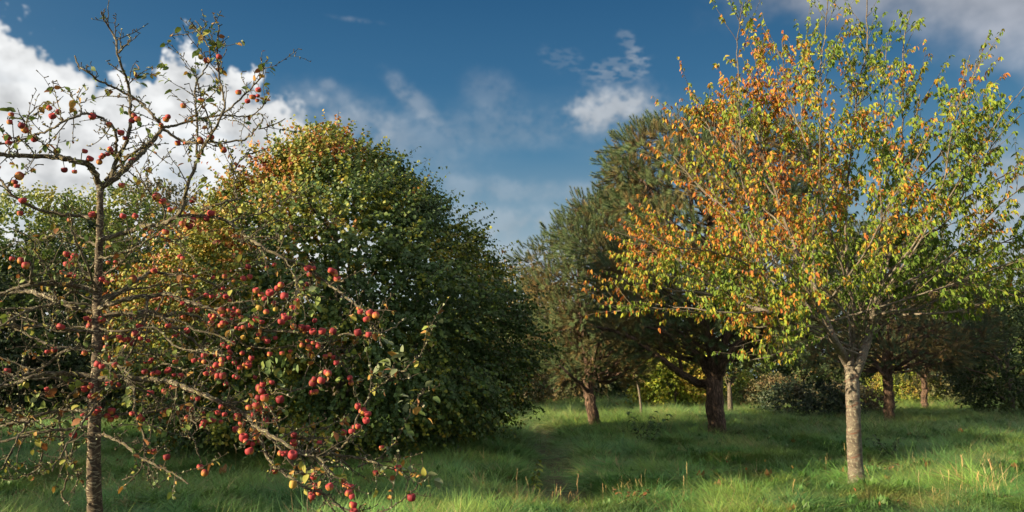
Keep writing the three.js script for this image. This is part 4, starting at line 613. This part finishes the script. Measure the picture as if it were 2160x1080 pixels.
back(40, 890, 30, 8.6, 4.0, { name: 'hornbeam_tree', label: 'yellow-green hornbeam cut by the edge of the view, beyond the bare apple boughs', category: 'hornbeam', seed: 202, pal: litTopPal, paint: paintLitTop, sprays: 3000, leaf: 0.13, spray: 0.55, low: 0.7 });
back(-190, 890, 30, 8.4, 3.8, { name: 'hornbeam_tree', label: 'hornbeam beyond the edge of the view, next in the row of hornbeams', category: 'hornbeam', seed: 203, pal: litTopPal, paint: paintLitTop, sprays: 1600, leaf: 0.15, spray: 0.6, low: 0.6 });
back(410, 880, 36, 8.0, 3.6, { name: 'hornbeam_tree', label: 'shaded hornbeam half hidden between the apple tree and the linden', category: 'hornbeam', seed: 204, pal: dim, paint: paintBy(0.3), sprays: 2000, low: 0.5 });
back(300, 862, 46, 13.0, 4.0, { name: 'oak_tree', label: 'tall grey-olive oak whose top shows above the hornbeams', category: 'oak', seed: 205, pal: olive, paint: paintBy(0.25), sprays: 2200, leaf: 0.2, rough: 0.3, girth: 0.25 });
back(150, 858, 50, 12.0, 4.4, { name: 'oak_tree', label: 'olive oak far behind the yellow-green hornbeams', category: 'oak', seed: 206, pal: olive, paint: paintBy(0.2), sprays: 1600, leaf: 0.22, rough: 0.3, girth: 0.25 });
back(1085, 862, 44, 7.7, 2.5, { name: 'ash_tree', label: 'amber ash catching low sun in the gap beside the linden', category: 'ash tree', seed: 207, pal: olive.map((c) => [c[0] * 1.25, c[1] * 1.2, c[2]]), paint: paintBy(0.5), sprays: 1600, leaf: 0.16, rough: 0.25 });
back(1170, 852, 52, 7.6, 3.2, { name: 'ash_tree', label: 'brownish ash behind the smaller pine', category: 'ash tree', seed: 208, pal: olive, paint: paintBy(0.45), sprays: 1500, leaf: 0.2 });
back(1425, 862, 44, 3.6, 2.1, { name: 'maple_tree', label: 'bright yellow-green young maple glowing under the pine boughs', category: 'maple', seed: 209, pal: gold.map((c) => [c[0] * 1.35, c[1] * 1.3, c[2]]), paint: paintBy(0.45), sprays: 1100, leaf: 0.18, low: 0.5, limbs: 7, girth: 0.07 });
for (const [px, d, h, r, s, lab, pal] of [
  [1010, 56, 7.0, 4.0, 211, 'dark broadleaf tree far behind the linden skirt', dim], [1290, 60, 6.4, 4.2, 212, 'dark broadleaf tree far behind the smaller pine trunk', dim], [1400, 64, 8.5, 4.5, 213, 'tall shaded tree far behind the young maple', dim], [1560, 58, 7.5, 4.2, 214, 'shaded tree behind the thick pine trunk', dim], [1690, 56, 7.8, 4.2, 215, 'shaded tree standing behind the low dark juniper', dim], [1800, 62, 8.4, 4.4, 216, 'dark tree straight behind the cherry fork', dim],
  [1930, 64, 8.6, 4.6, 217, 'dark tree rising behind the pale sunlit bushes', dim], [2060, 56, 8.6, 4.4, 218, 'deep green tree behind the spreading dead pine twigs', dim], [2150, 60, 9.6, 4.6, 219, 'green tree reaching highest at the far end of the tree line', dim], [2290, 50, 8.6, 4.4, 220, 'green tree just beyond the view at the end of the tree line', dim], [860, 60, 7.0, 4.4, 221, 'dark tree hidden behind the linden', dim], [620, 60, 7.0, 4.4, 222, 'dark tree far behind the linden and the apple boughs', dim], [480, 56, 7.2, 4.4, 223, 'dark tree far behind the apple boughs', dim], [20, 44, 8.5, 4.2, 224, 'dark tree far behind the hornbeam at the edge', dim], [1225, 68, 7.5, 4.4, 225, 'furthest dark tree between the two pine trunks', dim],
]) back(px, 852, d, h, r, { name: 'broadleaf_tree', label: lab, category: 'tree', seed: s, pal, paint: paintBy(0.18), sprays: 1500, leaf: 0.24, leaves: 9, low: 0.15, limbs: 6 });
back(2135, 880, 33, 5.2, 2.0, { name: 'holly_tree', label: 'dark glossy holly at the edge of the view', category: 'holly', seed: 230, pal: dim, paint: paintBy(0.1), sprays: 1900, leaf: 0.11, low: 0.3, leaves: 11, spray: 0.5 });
back(1110, 856, 50, 5, 2.2, { name: 'willow_tree', label: 'pale trunked willow at the far edge of the grass', category: 'willow', seed: 231, pal: dim, paint: paintBy(0.3), sprays: 500, leaf: 0.2, low: 2.2, girth: 0.22, bark: cherryBark });
// bushes
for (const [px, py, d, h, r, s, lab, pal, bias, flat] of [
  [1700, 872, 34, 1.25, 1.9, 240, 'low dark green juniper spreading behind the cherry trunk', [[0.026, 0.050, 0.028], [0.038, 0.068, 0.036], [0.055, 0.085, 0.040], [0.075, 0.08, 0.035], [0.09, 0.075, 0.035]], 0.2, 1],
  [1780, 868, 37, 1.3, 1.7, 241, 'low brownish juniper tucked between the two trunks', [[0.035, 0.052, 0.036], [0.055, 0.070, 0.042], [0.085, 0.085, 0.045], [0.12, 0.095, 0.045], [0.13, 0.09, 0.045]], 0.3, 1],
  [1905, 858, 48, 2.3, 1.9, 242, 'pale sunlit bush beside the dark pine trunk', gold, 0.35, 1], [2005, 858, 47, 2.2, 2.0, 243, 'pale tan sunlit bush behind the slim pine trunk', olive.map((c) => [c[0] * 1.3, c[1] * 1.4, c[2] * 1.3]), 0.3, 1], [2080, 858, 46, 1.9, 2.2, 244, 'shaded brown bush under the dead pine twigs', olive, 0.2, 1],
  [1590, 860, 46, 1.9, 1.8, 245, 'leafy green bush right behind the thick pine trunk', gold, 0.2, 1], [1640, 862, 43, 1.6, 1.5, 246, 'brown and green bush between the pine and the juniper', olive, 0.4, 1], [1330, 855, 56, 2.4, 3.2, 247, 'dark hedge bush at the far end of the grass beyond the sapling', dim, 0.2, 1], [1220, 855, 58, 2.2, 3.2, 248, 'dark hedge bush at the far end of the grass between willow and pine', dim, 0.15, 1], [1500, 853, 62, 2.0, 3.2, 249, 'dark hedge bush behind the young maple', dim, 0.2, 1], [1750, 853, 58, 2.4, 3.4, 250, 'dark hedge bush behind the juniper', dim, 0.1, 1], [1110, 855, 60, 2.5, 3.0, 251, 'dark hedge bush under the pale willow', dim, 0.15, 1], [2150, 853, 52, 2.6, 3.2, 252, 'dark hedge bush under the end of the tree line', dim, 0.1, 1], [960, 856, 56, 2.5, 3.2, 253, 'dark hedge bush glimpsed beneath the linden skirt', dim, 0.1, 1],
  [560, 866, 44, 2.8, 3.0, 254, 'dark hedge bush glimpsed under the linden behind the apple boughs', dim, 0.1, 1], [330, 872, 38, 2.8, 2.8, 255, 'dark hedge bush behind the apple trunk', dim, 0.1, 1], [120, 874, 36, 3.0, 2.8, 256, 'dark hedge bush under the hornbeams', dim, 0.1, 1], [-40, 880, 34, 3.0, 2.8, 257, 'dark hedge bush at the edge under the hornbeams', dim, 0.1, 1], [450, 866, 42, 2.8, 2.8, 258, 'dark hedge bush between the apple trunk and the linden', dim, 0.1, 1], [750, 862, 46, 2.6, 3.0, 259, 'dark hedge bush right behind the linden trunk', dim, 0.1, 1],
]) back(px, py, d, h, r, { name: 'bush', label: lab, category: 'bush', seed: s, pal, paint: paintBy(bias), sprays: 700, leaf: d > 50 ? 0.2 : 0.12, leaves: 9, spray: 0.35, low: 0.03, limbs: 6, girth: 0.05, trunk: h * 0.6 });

// ---------------------------------------------------------------- saplings and thin trunks
function pole(name, label, category, px, py, d, h, r, lean, bark, leafy, pal) {
  const g = at(px, py, d); g.y = groundY(g.x, g.z); const R = rng(px), root = thing(name, label, category, g), L = smoothLine([g.clone().add(V(0, -0.1, 0)), g.clone().add(V(lean * 0.3, h * 0.5, 0)), g.clone().add(V(lean, h, 0.05))], r, r * 0.6, 0.1, R, 0.01), w = new Wood(); w.sweep(L.pts, L.rad, 12, { tile: 0.3, bumpy: (c, e, run) => 0.1 * N3(c * 2, run * 5, e * 2) }); part('trunk', w.build(g, true), bark, root);
  const tw = new Wood(), lv = new Leaves(); for (let k = 0; k < 12; k++) { const p = L.pts[Math.floor(L.pts.length * (0.75 + 0.25 * R())) - 1], q = shoot(p, V(R() - 0.5, 0.7, R() - 0.5), 0.5 + 0.7 * R(), 6, R, 0, 0.3); tw.sweep(q, taper(7, r * 0.3, 0.003), 4); for (let j = 2; j < 7; j++) for (let i = 0; i < leafy; i++) lv.add(q[j], dirRand(R), dirRand(R), 0.09 + 0.06 * R(), jitter(pal[Math.floor(R() * pal.length)], R)); }
  part('branch', tw.build(g, true), bark, root); if (lv.m.length) lv.build(root, 'leaf', 'foliage', simple, leafMaterial(), pal, 0, []);
}
pole('sapling', 'thin pale bent sapling trunk standing alone on the sunlit grass', 'sapling', 1354, 882, 33, 1.9, 0.055, -0.25, cherryBark, 4, dim);
pole('sapling', 'very thin grey sapling beside the bright young maple', 'sapling', 1379, 860, 45, 2.2, 0.06, 0.0, greyBark, 4, dim);
pole('tree_trunk', 'sunlit slim trunk right behind the thick pine trunk', 'tree trunk', 1541, 876, 36, 1.7, 0.13, 0.0, greyBark, 6, dim);
pole('tree_trunk', 'short pale trunk glimpsed above the juniper', 'tree trunk', 1692, 860, 44, 1.6, 0.12, 0.0, greyBark, 6, dim);
pole('willow_stem', 'pale forked stem leaning at the far edge of the grass', 'tree trunk', 1140, 862, 47, 2.6, 0.16, 0.35, cherryBark, 6, dim);  // leaning stems of the pale many-stemmed tree, not young plants
pole('willow_stem', 'second pale stem crossing beside the leaning forked one', 'tree trunk', 1131, 861, 47.4, 2.4, 0.12, -0.3, cherryBark, 6, dim);
// leaves fallen from the cherry
{
  const R = rng(99), n = 30, im = new THREE.InstancedMesh(ovate, leafMaterial(null, 0.2), n), M = new THREE.Matrix4(), q = new THREE.Quaternion();
  for (let k = 0; k < n; k++) { const a = R() * 6.28, r = 4.5 * Math.sqrt(R()), x = 5.5 + Math.cos(a) * r, z = -12.2 + Math.sin(a) * r, s = 0.05 + 0.03 * R(); q.setFromEuler(new THREE.Euler(-1.2 + R() * 1.2, R() * 6.28, R() - 0.5)); M.compose(V(x, groundY(x, z) + 0.06 + 0.10 * R(), z), q, V(s, s, s)); im.setMatrixAt(k, M); im.setColorAt(k, rgb(jitter([[0.30, 0.10, 0.03], [0.20, 0.06, 0.03], [0.32, 0.2, 0.05]][k % 3], R))); }
  im.name = 'fallen_leaves'; im.userData = { kind: 'stuff', label: 'fallen orange and brown leaves lying in the grass round the cherry tree', category: 'leaves' }; scene.add(im);
}
// weeds standing in the grass
function weed(label, px, py, h, w, stems, pal, leaf, seed) {
  const g = onGround(px, py), R = rng(seed), root = thing('weed', label, 'weed', g), st = new Wood(), lv = new Leaves();
  for (let k = 0; k < stems; k++) { const a = R() * 6.28, q = shoot(g.clone().add(V((R() - 0.5) * w * 0.4, -0.03, (R() - 0.5) * w * 0.4)), V(Math.cos(a) * w, h, Math.sin(a) * w), h * (0.7 + 0.4 * R()), 7, R, 0, 0.15); st.sweep(q, taper(8, 0.006, 0.002), 5); for (let j = 2; j < 8; j++) for (let i = 0; i < 2; i++) { const b = R() * 6.28; lv.add(q[j], V(Math.cos(b), 0.1 - 0.6 * R(), Math.sin(b)), V(0, 1, 0).addScaledVector(dirRand(R), 0.5), leaf * (0.6 + 0.6 * R()), jitter(pal[Math.floor(R() * pal.length)], R, 0.25), 0); } }
  part('stem', st.build(g, true), greyBark, root); lv.build(root, 'leaf', 'foliage', ovate, leafMaterial(null, 0.3), pal, 40, pal.map((c) => leafMaterial(c, 0.3)));
}
weed('leafy dark green weed standing in the open grass between the pines', 1362, 948, 0.95, 0.5, 9, [[0.05, 0.10, 0.03], [0.07, 0.12, 0.03]], 0.13, 61);
weed('broad leaved weed at the foot of the thick pine trunk', 1570, 935, 0.45, 0.6, 9, [[0.06, 0.12, 0.035], [0.08, 0.14, 0.04]], 0.15, 62);
weed('yellow-green weed at the near end of the trodden path', 1130, 1030, 0.55, 0.15, 3, [[0.22, 0.26, 0.04], [0.30, 0.26, 0.04], [0.16, 0.2, 0.04]], 0.10, 63);
weed('reddish brown withering weed at the lower edge of the view', 1332, 1068, 0.28, 0.2, 5, [[0.20, 0.08, 0.03], [0.16, 0.06, 0.03], [0.20, 0.13, 0.05]], 0.07, 64);
weed('withered brown weed beside the foot of the cherry trunk', 1722 + 130, 1000, 0.45, 0.45, 7, [[0.20, 0.10, 0.05], [0.16, 0.11, 0.05]], 0.07, 65);
weed('shaded dark weed in the grass beyond the cherry trunk', 1880, 975, 0.6, 0.4, 7, [[0.05, 0.09, 0.03]], 0.10, 66);

// ---------------------------------------------------------------- trees beside the meadow, outside the view, that shade it
for (const [x, z, h, r, s] of [[-17, -6.7, 8.6, 3.0, 301], [-19, -13.0, 5.2, 3.6, 302], [-29.5, -26, 10.5, 5.4, 303]])
  leafyTree({ name: 'shade_tree', label: ['tall tree beside the meadow outside the view, nearest and tallest of its row', 'lower tree beside the meadow outside the view, further along its row', 'broad tree outside the view that shades the hornbeams'][s - 301], category: 'tree', base: V(x, groundY(x, z), z), env: bell(h, r, 0.4), widest: r * 1.1, girth: 0.2, limbs: 10, rough: 0.15, lobe: 0.8, sprays: 2600, spray: 0.7, leaves: 11, leaf: 0.2, shell: 0.5, seed: s, pal: dim, paint: paintBy(0.2), shape: simple });

camera.far = 1500;
renderer.render(scene, camera);
